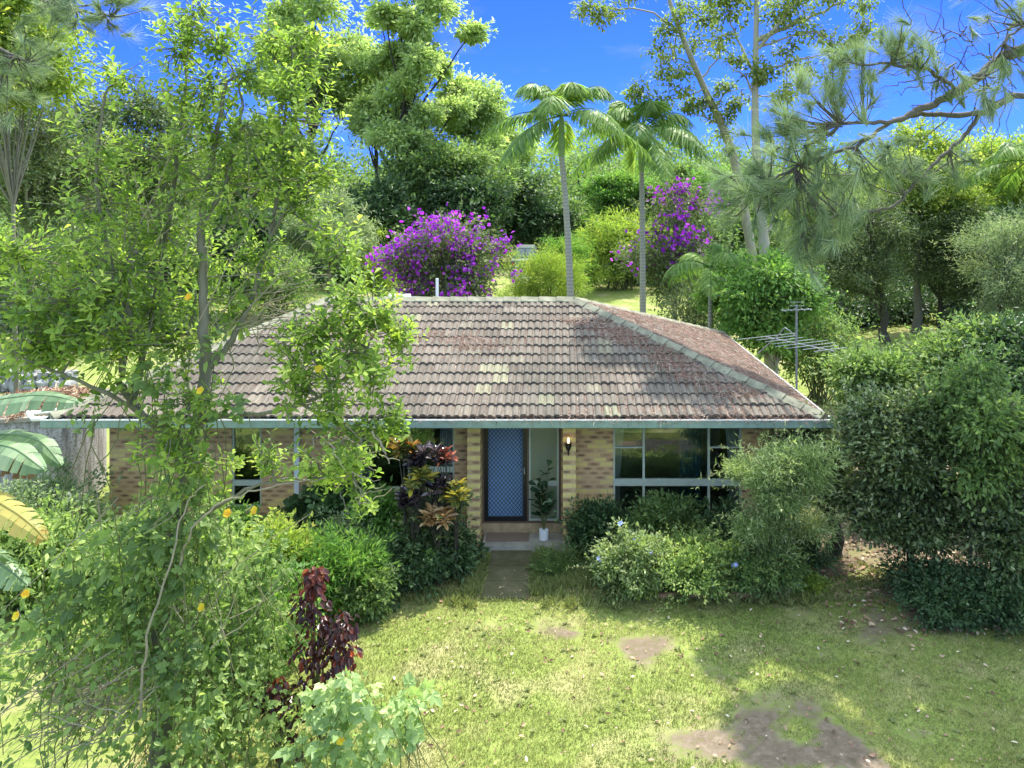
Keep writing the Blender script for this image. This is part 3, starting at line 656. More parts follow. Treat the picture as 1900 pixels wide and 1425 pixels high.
def curtain(mb, xa, xb, za, zb, y, xa2=None, xb2=None, folds=7):
    n_ = 40; t = np.linspace(0, 1, n_); xa2 = xa if xa2 is None else xa2; xb2 = xb if xb2 is None else xb2
    yv = y+.025*np.sin(t*folds*2*pi)
    A = np.stack([xa+(xb-xa)*t, yv, np.full(n_, zb)], -1); B = np.stack([xa2+(xb2-xa2)*t, yv, np.full(n_, za)], -1)
    k = np.arange(n_-1); mb.add(np.concatenate([A, B]), np.stack([k, k+1, n_+k+1, n_+k], -1))
cy_ = WY+.13
for args in [(wx(1141), wx(1162), zz(890), 2.40, cy_, wx(1141), wx(1151)), (wx(1346), wx(1374), zz(890), 2.40, cy_, wx(1356), wx(1374)),
             (wx(1141), wx(1151), zz(960), zz(891), cy_, wx(1141), wx(1152)), (wx(1358), wx(1374), zz(960), zz(891), cy_, wx(1352), wx(1374))]:
    cu = MB(); curtain(cu, *args); sub(cu, 'curtain', M['curtain'], wr)
ct = MB(); curtain(ct, wx(1270), wx(1312), zz(963), 2.2, cy_+.5, folds=6); sub(ct, 'teal_curtain', M['teal'], wr)
ct = MB(); curtain(ct, wx(670), wx(692), zz(906), 2.40, cy_, wx(670), wx(686)); sub(ct, 'curtain', M['curtain'], wm)
ct = MB(); curtain(ct, wx(815), wx(842), zz(906), 2.4, cy_); sub(ct, 'curtain', M['curtain'], wm)
dp = MB(); X = gx(550.5, 14.92); dp.box((X-.045, 14.90, .05), (X+.045, 14.985, 2.41)); lpart(dp, 'downpipe', M['white'], house)
ft = MB(); ft.box((wx(440), WY-.16, .0), (wx(560), WY-.001, .11)); ft.box((WL-.1, WY-.12, .0), (wx(440)-.002, WY-.001, .10)); lpart(ft, 'footing', M['concrete'], house)
# pine needles lying on the roof
nd = MB()
def litter_on(q, n_, dens):
    e0, u, Lw, up, nrm, a0, a1 = plane_fn(*q)
    s = rng.rand(n_); x = rng.rand(n_)*Lw; ok = (x > a0*s+.05) & (x < Lw+(a1-Lw)*s-.05); s = s[ok]; x = x[ok]
    pr = dens(x, s); f = np.mod(x/.15, 1); chan = (f > .70)
    keep = rng.rand(len(x)) < np.clip(pr+.10*chan, 0, 1); s = s[keep]; x = x[keep]; pr = pr[keep]
    x = np.where(pr < .3, np.floor(x/.15)*.15+.15*(.76+.2*rng.rand(len(x))), x)
    P = e0+u*x[:, None]+up*s[:, None]+nrm*(prof(x)+.02+.02*rng.rand(len(x))*(pr > .4))[:, None]
    a = rng.rand(len(x))*6.28; upn = norm(up)
    a = np.where(pr < .3, 1.57+.4*rng.randn(len(x)), a)
    d = u*np.cos(a)[:, None]+upn*np.sin(a)[:, None]+nrm*(.12*rng.randn(len(x)))[:, None]
    leaves(nd, 'needle', P, d, nrm+.2*rng.randn(len(x), 3), .10+.10*rng.rand(len(x)), wscale=2.2)
def dens_front(x, s):
    X = x+XL; v = .5*np.exp(-((s-.62-.06*np.sin(X))/.10)**2)*np.clip((X+5.5)/2, 0, 1)
    hip = 4.73-4.4*s; dist = hip-X
    v = np.maximum(v, .95*np.exp(-((dist-.75)/.55)**2)*(s > .12)*(s < .8)); v = np.maximum(v, .55*np.exp(-(s/.07)**2)*(X > 0))
    v = np.maximum(v, .45*np.exp(-((s-.52)/.16)**2-((X-2.2)/1.1)**2))
    return v*(.75+.7*noise2(X*2.5, s*12, 31))
litter_on(PL[0], 120000, dens_front)
litter_on(PL[1], 90000, lambda x, s: .9+.5*noise2(x*1.2, s*9, 33))
litter_on(PL[3], 9000, lambda x, s: .3+0*x)
n_ = 9000; X = XL+rng.rand(n_)*(XR-XL); kp = rng.rand(n_) < np.clip(.35+(X+2)/8, .15, 1); X = X[kp]
leaves(nd, 'needle', np.stack([X, EF-.06+.04*rng.randn(len(X)), ZE-.03+.02*rng.rand(len(X))], -1), rng.randn(len(X), 3)*[1.2, .5, .25], np.array([0, 0, 1.])+.2*rng.randn(len(X), 3), .14, wscale=2.2)
tag(nd.build('pine_needle_litter', M['pineneedle_dry']), 'brown dry pine needles drifted over the roof tiles and gutter', 'pine needles', kind='stuff')

# hot water unit on the back of the roof
hw = empty('solar_water_heater', px(742, 556, 19.2), 'white box-shaped water heater tank peeking over the roof ridge', 'water heater')
b = MB(); c = np.array(hw.location); t = np.linspace(0, 2*pi, 14, endpoint=False)
b.tube([c+[-.28, .1, .02], c+[.24, .1, .02]], .11, 14); lpart(b, 'tank', M['white'], hw, False)
b = MB(); b.box(c+[.242, .04, -.05], c+[.36, .16, .06]); lpart(b, 'end_cap', M['steel'], hw)
b = MB(); b.box(c+[-.2, .06, -.35], c+[-.16, .14, -.09]); lpart(b, 'bracket', M['steel'], hw); b = MB(); b.box(c+[.12, .06, -.35], c+[.16, .14, -.09]); lpart(b, 'bracket', M['steel'], hw)

# wall lamp
lp = empty('wall_lamp', px(1054.5, 825, 14.57), 'small black coach lamp with glowing bulb on the right porch pillar', 'lamp')
c = np.array(lp.location); b = MB()
b.box(c+[-.035, -.025, -.10], c+[.035, -.001, .10]); b.tube([c+[0, -.02, -.12], c+[0, -.07, -.16], c+[0, -.09, -.06]], .012, 8); b.tube([c+[0, -.02, -.10], c+[0, -.04, -.20]], [.02, .005], 8)
lpart(b, 'bracket', M['black'], lp); b = MB(); b.tube([c+[0, -.09, -.07], c+[0, -.09, -.03], c+[0, -.09, .045], c+[0, -.09, .06]], [.03, .05, .065, .05], 8); lpart(b, 'lamp_cup', M['black'], lp)
b = MB(); b.tube([c+[0, -.09, .06], c+[0, -.09, .09], c+[0, -.09, .135], c+[0, -.09, .16]], [.018, .026, .02, .004], 10); lpart(b, 'bulb', M['bulb'], lp, True)
# doormat, pot plant
b = MB(); b.box((gx(903, 14.75), 14.56, .121), (gx(982, 14.75), 14.94, .135)); tag(b.build('doormat', M['mat']), 'brown doormat in front of the blue screen door', 'doormat')
pc = np.array([gx(1009, 14.66), 14.66, .12]); pp = empty('potted_plant', pc, 'dark glossy fiddle leaf plant in a white pot on the porch', 'potted plant')
b = MB(); b.tube([pc+[0, 0, .002], pc+[0, 0, .01], pc+[0, 0, .19], pc+[0, 0, .195], pc+[0, 0, .17]], [.075, .088, .09, .08, .078], 20, cap=True); pot = lpart(b, 'pot', M['pot'], pp, False)
b = MB(); f = MB()
for k in range(5):
    a = k*1.257+.4; tip = pc+[.09*cos(a)*1.4, .07*sin(a)-.02, .75+.16*k]; pts = bez(pc+[0, 0, .16], pc+[.08*cos(a), .06*sin(a), .5], tip, 7); b.tube(pts, np.linspace(.011, .006, 7), 6)
    n_ = 13; t = np.linspace(.35, 1, n_); P = np.array([pts[int(q*6)] + (pts[min(6, int(q*6)+1)]-pts[int(q*6)])*(q*6 % 1) for q in t])
    an = np.arange(n_)*2.4+k; d = np.stack([np.cos(an), np.sin(an), .5+.3*rng.randn(n_)], -1); leaves(f, 'obov', P, d, np.array([0, 0, 1.])+.3*rng.randn(n_, 3), .17+.08*rng.rand(n_), wscale=1.35)
lpart(b, 'stem', M['stem'], pp, True); lpart(f, 'foliage', M['fiddle'], pp)

# TV antenna beside the right eave
ac = np.array([gx(1478, 16.3), 16.3, 2.1]); an = empty('tv_antenna', ac, 'tall silver television antenna mast beside the right eave', 'antenna')
b = MB(); top = gz(566, 16.3); b.tube([ac, [ac[0], ac[1], top]], .022, 8); lpart(b, 'mast', M['steel'], an)
b = MB(); bm = np.array([ac[0], ac[1], gz(637, 16.3)]); dirv = norm(np.array([.55, -1.0, 0])); per = np.array([dirv[1], -dirv[0], 0])*-1
b.tube([bm-dirv*.9, bm+dirv*1.0], .014, 6)
for t, hl in ((-.85, .85), (-.6, .55), (-.35, .55), (-.1, .6), (.15, .75), (.4, .7), (.65, .5), (.9, .45)):
    q = bm+dirv*t+[0, 0, .02]; b.tube([q-per*hl, q+per*hl], .007, 5)
lpart(b, 'array', M['steel'], an)
b = MB(); bt = np.array([ac[0], ac[1], top-.10]); b.tube([bt-[.35, .1, 0], bt+[.35, .1, 0]], .011, 6)
for t in (-.3, -.15, 0, .15, .3): b.tube([bt+[t, t*.3-.14, .0], bt+[t, t*.3+.14, .0]], .008, 5)
for z in (.08, .16): b.tube([bt+[-.14, 0, z], bt+[.16, 0, z]], .008, 5)
lpart(b, 'top_array', M['steel'], an)
b = MB(); b.tube(cr_path([[ac[0], ac[1], gz(625, 16.3)], px(1462, 612, 16.4), px(1455, 609, 16.5), px(1444, 622, 16.6), px(1405, 657, 17.0)], 5), .012, 6); lpart(b, 'stay', M['steel'], an); b = MB(); b.tube([ac+[0, 0, .3], ac+[-.17, 0, .3]], .02, 6); lpart(b, 'bracket', M['steel'], an)

# concrete tank, stone wall, loose white downpipe
tk = empty('water_tank', (-11.55, 17.4, 0), 'round stained concrete water tank behind the banana leaves', 'water tank')
c = np.array(tk.location); b = MB(); b.tube([c, c+[0, 0, 1.9]], [1.25, 1.25], 40, cap=False); lpart(b, 'tank_wall', M['tank'], tk, True)
b = MB(); b.tube([c+[0, 0, 1.9], c+[0, 0, 1.98], c+[0, 0, 2.06]], [1.32, 1.32, .9], 40); lpart(b, 'tank_roof', M['concrete'], tk)
b = MB(); n_ = 5000; a = rng.rand(n_)*6.28; r_ = 1.3*np.sqrt(rng.rand(n_)); P = np.stack([c[0]+r_*np.cos(a), c[1]+r_*np.sin(a), 2.0+.16*rng.rand(n_)*(1.4-r_)], -1)
leaves(b, 'thin', P, rng.randn(n_, 3)*[1, 1, .3], np.array([0, 0, 1.])+.4*rng.randn(n_, 3), .12+.1*rng.rand(n_)); tag(b.build('leaf_debris', M['litter']), 'brown leaf debris heaped on top of the concrete tank', 'leaf debris', kind='stuff')
gp = MB(); gp.tube([px(52, 768, 16.0), px(110, 762, 16.4), px(165, 742, 17.2)], .05, 8); gp.tube([px(52, 766, 16.0), px(62, 778, 15.4), px(110, 776, 14.6)], .045, 8)
tag(gp.build('drain_pipe', M['white']), 'white drain pipe elbow joining the left gutter to the tank', 'pipe')
def rock(mb, c, s, seed):
    r = np.random.RandomState(seed); u = np.linspace(0, pi, 7); vv = np.linspace(0, 2*pi, 10, endpoint=False)
    k = 1+.18*r.randn(7, 10); k[0] = k[0, 0]; k[-1] = k[-1, 0]
    V = np.stack([np.sin(u)[:, None]*np.cos(vv)*k, np.sin(u)[:, None]*np.sin(vv)*k, np.cos(u)[:, None]*np.ones(10)*k], -1)
    V = np.sign(V)*np.abs(V)**.75; V = V*np.array(s)+np.array(c); i = np.arange(6)[:, None]*10; j = np.arange(10)[None]; jj = (j+1) % 10
    mb.add(V.reshape(-1, 3), np.stack([i+j, i+10+j, i+10+jj, i+jj], -1).reshape(-1, 4))
st = MB()
for k in range(9): rock(st, (gx(-60+k*24, 26.5), 26.5+.1*rng.randn(), .18), (.24, .28, .30+.04*rng.randn()), k)
for k in range(8): rock(st, (gx(-40+k*24, 26.6), 26.7, .55), (.22, .24, .18), k+50)
tag(st.build('retaining_wall', M['stone'], smooth=False), 'low pale stone retaining wall on the left behind the tank', 'stone wall')

# timber edging and a loose brick at the right bed
ed = MB(); ed.tube(wob(np.stack([np.linspace(.9, 3.15, 9), np.full(9, 12.70), np.full(9, .06)], -1), .012), .05, 8, rough=.2); tag(ed.build('timber_edging', M['timber'], smooth=True), 'rounded brown timber edging along the front of the right garden bed', 'garden edging')
bk = MB(); c = px(1450, 1096, 12.75); ang = .45; u = np.array([cos(ang), sin(ang)*.3, sin(ang)*.9]); u = norm(u); v_ = np.array([-u[2], 0, u[0]]); v_ = norm(v_); w_ = np.cross(u, v_)
def obox(mb, c, u, v, w, a, b_, d_):
    V = [c+u*a*i+v*b_*j+w*d_*k for k in (-1, 1) for j in (-1, 1) for i in (-1, 1)]
    mb.add(V, [(0, 1, 3, 2), (4, 6, 7, 5), (0, 4, 5, 1), (2, 3, 7, 6), (0, 2, 6, 4), (1, 5, 7, 3)])
for j in (-1, 1): obox(bk, c+v_*.048*j, u, v_, w_, .145, .014, .04)
for t in (-1, -.34, .34, 1): obox(bk, c+u*.125*t, u, v_, w_, .016, .034, .038)
tag(bk.build('loose_brick', plain('pale_cored_brick', (.48,.40,.22), .85, .2, .2)), 'pale brick with three core holes leaning on the garden edging', 'brick')

# vehicle far behind
vc = np.array([gx(976, 55), 55, float(gh(gx(976, 55), 55))]); car = empty('parked_car', vc, 'grey green four wheel drive wagon parked behind bushes at the back', 'car')
def loft(mb, secs):   # secs: list of (z, hx, hy)
    V = []
    for z, hx, hy in secs: V += [(-hx, -hy, z), (hx, -hy, z), (hx, hy, z), (-hx, hy, z)]
    V = np.array(V)+vc; k = len(secs); Fq = [(4*i+j, 4*i+(j+1) % 4, 4*i+4+(j+1) % 4, 4*i+4+j) for i in range(k-1) for j in range(4)]
    mb.add(V, Fq); mb.add(V, [(4*k-4, 4*k-3, 4*k-2, 4*k-1)])
b = MB(); loft(b, [(.35, .86, 2.2), (.6, .9, 2.25), (1.1, .9, 2.2), (1.2, .84, 2.0)]); lpart(b, 'body', M['car'], car)
b = MB(); loft(b, [(1.18, .86, 1.5), (1.9, .64, 1.2), (2.0, .6, 1.1)]); lpart(b, 'cabin', M['car'], car)
b = MB(); y = -1.36
b.add(np.array([(-.64, y-.13, 1.32), (-.04, y-.13, 1.32), (-.04, y+.06, 1.80), (-.52, y+.06, 1.80), (.04, y-.13, 1.32), (.64, y-.13, 1.32), (.52, y+.06, 1.80), (.04, y+.06, 1.80)])+vc+[0, -.02, 0], [(0, 1, 2, 3), (4, 5, 6, 7)]); lpart(b, 'rear_window', M['glass'], car)
for sx in (-1, 1):
    for sy in (-1, 1):
        b = MB(); q = vc+[sx*.78, sy*1.35, .36]; b.tube([q-[.1, 0, 0], q+[.1, 0, 0]], .36, 18); wh = lpart(b, 'wheel', M['rubber'], car)
    b = MB(); q = vc+[sx*.78, -2.26, .85]; b.box(q-[.07, .02, .12], q+[.07, .02, .12]); lpart(b, 'tail_light', plain('red_lens', (.3,.02,.02), .3), car)
b = MB(); b.box(vc+[-.88, -2.36, .42], vc+[.88, -2.24, .58]); lpart(b, 'bumper', M['rubber'], car)

# ------------------------------------------------------------------ vegetation builders
def shrub(name, label, cat, x, ytop, ybot_D, wpx, D, mat, tpl='oval', size=.07, n=9000, nsub=None, stem='stem', droop=.1, group=None, flat=.8, ry=None, sub=.16, zb=None, k=4, wscale=1.0, flowers=None, nup=.8, spread=.62, sh=1.0):
    """leafy shrub: centre pixel x, top pixel, width in px at distance D"""
    X = gx(x, D); rx = wpx/2*D/F; ry = ry or rx*.8; zt = gz(ytop, D); z0 = float(gh(X, D)) if zb is None else zb
    hh = zt-z0; e = empty(name, (X, D, z0), label, cat, group)
    fm = MB(); sm = MB(); nc = k
    C = []; Rr = []
    for i in range(nc):
        a = rng.rand()*6.28; q = rng.rand()**.5*spread; zc = z0+hh*(.38+.3*rng.rand())
        C.append((X+rx*q*cos(a), D+ry*q*sin(a), zc)); Rr.append((rx*(1-q*.8), ry*(1-q*.8), min(hh*.45, zt-zc)))
    C.append((X, D, z0+hh*.55)); Rr.append((rx*.75, ry*.75, hh*.46)); C = np.array(C); Rr = np.array(Rr)
    ns = nsub or max(6, int(26*(1 if n > 4000 else .6)))
    SC = clumps(fm, C, Rr, ns, max(2, n//(ns*len(C))), sub, size, tpl, droop, .7, flat, .45, -.75, wscale, nup)
    for i in range(0, len(SC), max(1, len(SC)//22)):
        q = SC[i]; b0 = np.array([X+.15*rx*rng.randn(), D+.15*ry*rng.randn(), z0]); sm.tube(bez(b0, (b0+q)/2+[0, 0, .15*hh], q, 5), np.linspace(.012, .004, 5)*max(1, hh*.7), 5, cap=False)
    shoots(fm, sm, C, Rr, int(max(10, n//130)*sh), sub*2.3, size, tpl, 14, .7, wscale)
    lpart(sm, 'stem', M[stem], e); lpart(fm, 'foliage', M[mat], e)
    if flowers:
        fmat, nf, fs = flowers; fl = MB(); idx = rng.choice(len(SC), min(len(SC), nf), replace=False)
        for q in SC[idx]:
            q = q+norm(q-np.array([X, D, z0+hh*.4]))*sub*.6
            for p_ in range(3):
                c = q+rng.randn(3)*fs*.6; an = np.arange(5)*1.257; leaves(fl, 'round', np.repeat(c[None], 5, 0), np.stack([np.cos(an), np.sin(an)*.6-.5, np.sin(an)*.8+.2], -1), np.tile([0, -.7, .7], (5, 1))+.2*rng.randn(5, 3), fs)
        fo = lpart(fl, 'flowers', M[fmat], e); fo['kind'] = 'stuff'
    return e
def tree(name, label, cat, tx, bbox, D, mat, tpl='dia', size=.25, n=15000, ncl=12, trunk_r=.2, bk='bark_grey', sub=.8, droop=.1, nsub=14, lean=0, group=None, flat=.7, bare=.0, shell=.45, zbase=None, wscale=1.0, clr=(.26, .42), ry=None, nup=.8, yoff=0, limbs=True, splits=1, sh=1.0):
    """tree from its crown box in photo pixels (x0,y0,x1,y1) at distance D, trunk at pixel tx"""
    x0, y0, x1, y1 = bbox; X = gx(tx, D); z0 = float(gh(X, D)) if zbase is None else zbase
    cx, cz = gx((x0+x1)/2, D), gz((y0+y1)/2, D); rx, rz = (x1-x0)/2*D/F, (y1-y0)/2*D/F; ry = ry or min(rx, rz)*.9
    e = empty(name, (X, D, z0), label, cat, group); tm = MB(); fm = MB()
    C = []; Rr = []
    for i in range(ncl):
        for _ in range(30):
            u = ball(1)[0]*(rng.rand()**.45); q = rng.uniform(*clr)*rng.uniform(.65, 1.3)
            c = np.array([cx+u[0]*rx*(1-q*.7), D+yoff+u[1]*ry*(1-q*.7), cz+u[2]*rz*(1.04-q*.6)])
            if all(np.linalg.norm((c-o_)/np.array([rx, ry, rz])) > .30 for o_ in C): break
        if i == 0: c = np.array([cx, D+yoff, cz]); q = clr[1]*1.1
        C.append(c); Rr.append((rx*q, ry*q, min(rz, rx)*q*.75))
    C = np.array(C); Rr = np.array(Rr)
    base = np.array([X, D, z0]); topz = cz+rz*.55; top = np.array([cx+lean*rx, D, topz])
    tp = wob(bez(base, [X, D, (z0+topz)/2], top, 10), trunk_r*.35); tr = np.linspace(trunk_r, trunk_r*.25, 10); tr[0] *= 1.25
    tm.tube(tp, tr, 9, rough=.12)
    for s_ in range(1, splits):
        t2 = wob(bez(tp[3], tp[4]+[rx*.3*(-1)**s_, 0, 0], [cx+rx*.45*(-1)**s_, D, cz+rz*.5], 8), trunk_r*.3); tm.tube(t2, np.linspace(trunk_r*.7, trunk_r*.2, 8), 7, rough=.1)
    if limbs:
        for c in C:
            zt = np.clip((c[2]-z0)*.62+z0, z0+(cz-rz-z0)*.75, topz); k_ = np.argmin(np.abs(tp[:, 2]-zt)); s0 = tp[k_]
            lp_ = wob(bez(s0, (s0+c)/2+[0, 0, -.06*rz], c, 7), trunk_r*.22); tm.tube(lp_, np.linspace(max(.03, tr[k_]*.5), trunk_r*.10, 7), 6, cap=False)
    SC = clumps(fm, C, Rr, nsub, max(3, n//(nsub*ncl)), sub, size, tpl, droop, .5, flat, shell, -.7, wscale, nup)
    if limbs:
        ci = np.repeat(np.arange(ncl), nsub)
        for i in range(0, len(SC), 2):
            a = C[ci[i]]; tm.tube(wob(bez(a, (a+SC[i])/2+[0, 0, -.02*rz], SC[i], 4), trunk_r*.08), np.linspace(trunk_r*.10, trunk_r*.04, 4), 4, cap=False)
    shoots(fm, tm, C, Rr, int(n//110*sh), sub*1.9, size, tpl, 16, .45, wscale, trunk_r*.06)
    lpart(tm, 'trunk', M[bk], e, True); lpart(fm, 'crown', M[mat], e)
    return e, SC

# ------------------------------------------------------------------ background wood and distinct far trees
wood = MB(); wt = MB()
for row, (D, n_) in enumerate([(72, 40), (84, 40), (100, 34)]):
    for i in range(n_):
        x = gx(-260+2420*(i+.5*rng.rand())/n_, D); y = D+rng.randn()*3; z0 = float(gh(x, y)); h = (7.5+4*rng.rand())*(1+.13*row); r_ = h*.42
        k = 6; C = np.stack([x+rng.randn(k)*r_*.55, y+rng.randn(k)*r_*.4, z0+h*(.22+.6*rng.rand(k))], -1); Rr = np.tile([r_*.6, r_*.5, r_*.5], (k, 1))
        clumps(wood, C, Rr, 12, 26, 1.0, .42+.08*row, 'dia', .1, .5, .7, .4, -.8)
        wt.tube([(x, y, z0-.2), (x+.2*rng.randn(), y, z0+h*.7)], [.22, .08], 6)
for xa, xb, D, n_, ha in [(300, 760, 56, 13, 6.0), (1040, 1330, 64, 8, 5.0), (-260, 420, 44, 16, 6.2), (1260, 2160, 50, 24, 5.5)]:
    for i in range(n_):
        x = gx(xa+(xb-xa)*(i+.6*rng.rand())/n_, D); y = D+rng.randn()*2; z0 = float(gh(x, y)); h = ha*(.8+.45*rng.rand()); r_ = h*.45; k = 6
        C = np.stack([x+rng.randn(k)*r_*.5, y+rng.randn(k)*r_*.4, z0+h*(.12+.65*rng.rand(k))], -1)
        clumps(wood, C, np.tile([r_*.55, r_*.5, r_*.5], (k, 1)), 12, 30, .7, .30, 'dia', .1, .5, .7, .35, -.8)
        wt.tube([(x, y, z0-.2), (x+.2*rng.randn(), y, z0+h*.7)], [.16, .06], 6)
wo = wood.build('distant_wood', M['forest']); tag(wo, 'solid mass of green woodland closing the view behind the lawn', 'woodland', kind='stuff')
wto = wt.build('wood_trunks', M['bark_dark'], wo, True)
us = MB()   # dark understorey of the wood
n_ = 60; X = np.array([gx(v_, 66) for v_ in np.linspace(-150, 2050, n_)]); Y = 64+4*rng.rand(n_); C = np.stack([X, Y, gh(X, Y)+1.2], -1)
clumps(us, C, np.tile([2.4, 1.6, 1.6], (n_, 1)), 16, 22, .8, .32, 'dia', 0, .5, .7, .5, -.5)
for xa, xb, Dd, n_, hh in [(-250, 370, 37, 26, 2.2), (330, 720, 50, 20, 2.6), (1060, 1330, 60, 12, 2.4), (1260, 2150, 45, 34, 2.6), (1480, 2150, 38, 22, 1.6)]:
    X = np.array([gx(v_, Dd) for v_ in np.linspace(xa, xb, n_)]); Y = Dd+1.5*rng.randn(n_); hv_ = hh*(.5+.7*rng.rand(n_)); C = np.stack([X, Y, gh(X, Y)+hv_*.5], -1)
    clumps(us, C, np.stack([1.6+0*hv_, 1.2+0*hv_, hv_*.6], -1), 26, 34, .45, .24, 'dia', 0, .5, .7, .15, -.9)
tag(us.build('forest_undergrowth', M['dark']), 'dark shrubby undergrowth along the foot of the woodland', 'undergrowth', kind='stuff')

tree('tall_gum_tree', 'tallest grey green gum tree with billowing rounded foliage left of the palms', 'tree', 738, (630, -70, 912, 335), 60, 'gum', 'dia', .36, 52000, 32, .42, 'bark_dark', 0.62, .2, 15, flat=.55, clr=(.13, .21), shell=.7)
tree('tall_gum_tree', 'tall gum tree with forked dark trunk rising behind the near left tree', 'tree', 578, (480, -60, 680, 260), 64, 'gum', 'dia', .36, 30000, 16, .40, 'bark_dark', 1.0, .25, 12, flat=.65, clr=(.16, .28), splits=2)
tree('gum_tree', 'smaller gum tree stepping down to the right of the tallest gum', 'tree', 880, (800, 120, 935, 330), 66, 'gum', 'dia', .36, 17000, 13, .25, 'bark_dark', .9, .2, 12, clr=(.2, .34))
tree('gum_tree', 'slim brown trunked gum left of the tallest gum tree', 'tree', 705, (600, 60, 740, 300), 68, 'gum', 'dia', .36, 12000, 12, .26, 'bark_dark', .9, .2, 12, clr=(.2, .32))
tree('gum_tree', 'far gum tree showing its top left of the first palm', 'tree', 930, (885, 200, 1010, 330), 74, 'gum', 'dia', .36, 9000, 9, .22, 'bark_dark', .9, .2, 11)
tree('broad_tree', 'mid green broad crowned tree below the gum foliage', 'tree', 820, (690, 265, 960, 430), 58, 'forest', 'dia', .34, 26000, 16, .3, 'bark_dark', .9, .1, 14)
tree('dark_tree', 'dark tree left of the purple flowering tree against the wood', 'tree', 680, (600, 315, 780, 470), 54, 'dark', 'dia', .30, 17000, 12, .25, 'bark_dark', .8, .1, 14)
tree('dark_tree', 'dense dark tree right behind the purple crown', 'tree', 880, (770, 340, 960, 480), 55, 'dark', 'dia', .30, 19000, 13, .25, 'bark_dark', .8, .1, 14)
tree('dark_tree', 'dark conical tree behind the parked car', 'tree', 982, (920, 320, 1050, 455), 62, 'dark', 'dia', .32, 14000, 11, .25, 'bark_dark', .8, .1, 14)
tree('layered_tree', 'light green flat layered tree between the two palms', 'tree', 1150, (1065, 320, 1262, 420), 60, 'bright', 'dia', .26, 20000, 22, .25, 'bark_dark', .75, 0, 12, flat=.3, clr=(.2, .3))
tree('broad_tree', 'green tree filling the gap right of the second palm', 'tree', 1290, (1215, 290, 1400, 470), 56, 'forest', 'dia', .32, 17000, 13, .25, 'bark_dark', .8, .1, 14)
tree('broad_tree', 'bushy tree seen left of the pale trunk', 'tree', 1360, (1290, 300, 1440, 440), 50, 'bright', 'dia', .26, 12000, 10, .2, 'bark_dark', .7, .1, 14)
tree('broad_tree', 'pale olive tree standing behind the top of the left roof', 'tree', 470, (360, 210, 600, 440), 52, 'forest', 'dia', .30, 21000, 14, .28, 'bark_grey', .8, .1, 14)
tree('feathery_tree', 'soft feathery light green tree above the left roof slope', 'tree', 610, (535, 355, 690, 510), 42, 'grey', 'thin', .30, 17000, 11, .18, 'bark_grey', .6, .35, 14)
tree('broad_tree', 'broad olive tree behind the near tree at the left', 'tree', 250, (110, 130, 400, 470), 36, 'olive', 'dia', .20, 26000, 16, .25, 'bark_grey', .7, .1, 14)
tree('broad_tree', 'thin leaved olive tree at the left edge', 'tree', 60, (-120, 120, 190, 470), 30, 'olive', 'dia', .17, 26000, 16, .22, 'bark_grey', .6, .1, 14)
tree('yellow_tree', 'airy yellow green tree filling the top left corner', 'tree', 30, (-150, -70, 150, 260), 19, 'yellow', 'oval', .14, 20000, 18, .07, 'bark_grey', .42, .2, 14)
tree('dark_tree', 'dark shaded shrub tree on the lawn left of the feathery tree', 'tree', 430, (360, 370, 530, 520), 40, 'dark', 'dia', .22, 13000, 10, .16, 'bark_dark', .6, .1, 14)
tree('yellow_tree', 'bright yellow green tree low behind the pine branches', 'tree', 1700, (1590, 230, 1830, 440), 36, 'yellow', 'dia', .19, 22000, 15, .2, 'bark_grey', .6, .1, 14)
tree('yellow_tree', 'yellow green tree at the right edge of the photo', 'tree', 1860, (1770, 240, 2010, 450), 38, 'yellow', 'dia', .20, 17000, 13, .2, 'bark_grey', .6, .1, 14)
tree('yellow_tree', 'yellow green tree behind the pale leaning trunk', 'tree', 1520, (1430, 290, 1600, 470), 40, 'yellow', 'dia', .2, 15000, 12, .2, 'bark_grey', .6, .1, 14)
tree('olive_tree', 'olive green tree with dark crooked trunk right of the antenna', 'tree', 1643, (1500, 360, 1720, 580), 34, 'olive', 'dia', .12, 26000, 16, .2, 'bark_dark', .5, .1, 14, lean=-.1)
tree('olive_tree', 'grey olive tree with thin dark trunks at right middle distance', 'tree', 1745, (1650, 370, 1880, 590), 36, 'olive', 'dia', .13, 26000, 16, .14, 'bark_dark', .5, .1, 14, splits=2)
tree('olive_tree', 'silvery olive tree on the far right above the dark bushes', 'tree', 1850, (1780, 380, 2010, 610), 30, 'grey', 'thin', .16, 24000, 14, .15, 'bark_dark', .5, .1, 14)
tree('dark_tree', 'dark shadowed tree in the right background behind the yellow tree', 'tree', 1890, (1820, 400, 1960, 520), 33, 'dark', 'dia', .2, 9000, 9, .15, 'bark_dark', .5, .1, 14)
shrub('round_bush', 'rounded yellow green bush between the two palm trunks', 'bush', 1145, 402, 0, 155, 47, 'yellow', 'thin', .30, 16000, k=6, sub=.4, droop=.3)
shrub('bush', 'loose lime green bush in front of the parked car', 'bush', 1010, 462, 0, 150, 37, 'yellow', 'thin', .16, 17000, k=6, sub=.3)
shrub('bush', 'low lime bush at the left foot of the first palm', 'bush', 1050, 440, 0, 80, 44, 'bright', 'thin', .22, 7000, k=4, sub=.35)
shrub('bush', 'small yellow bush left of the purple tree', 'bush', 698, 470, 0, 50, 42, 'yellow', 'thin', .2, 4000, k=3, sub=.3)
shrub('bush', 'dark low bush beneath the round yellow bush', 'bush', 1180, 478, 0, 120, 50, 'dark', 'dia', .2, 6000, k=4, sub=.4)

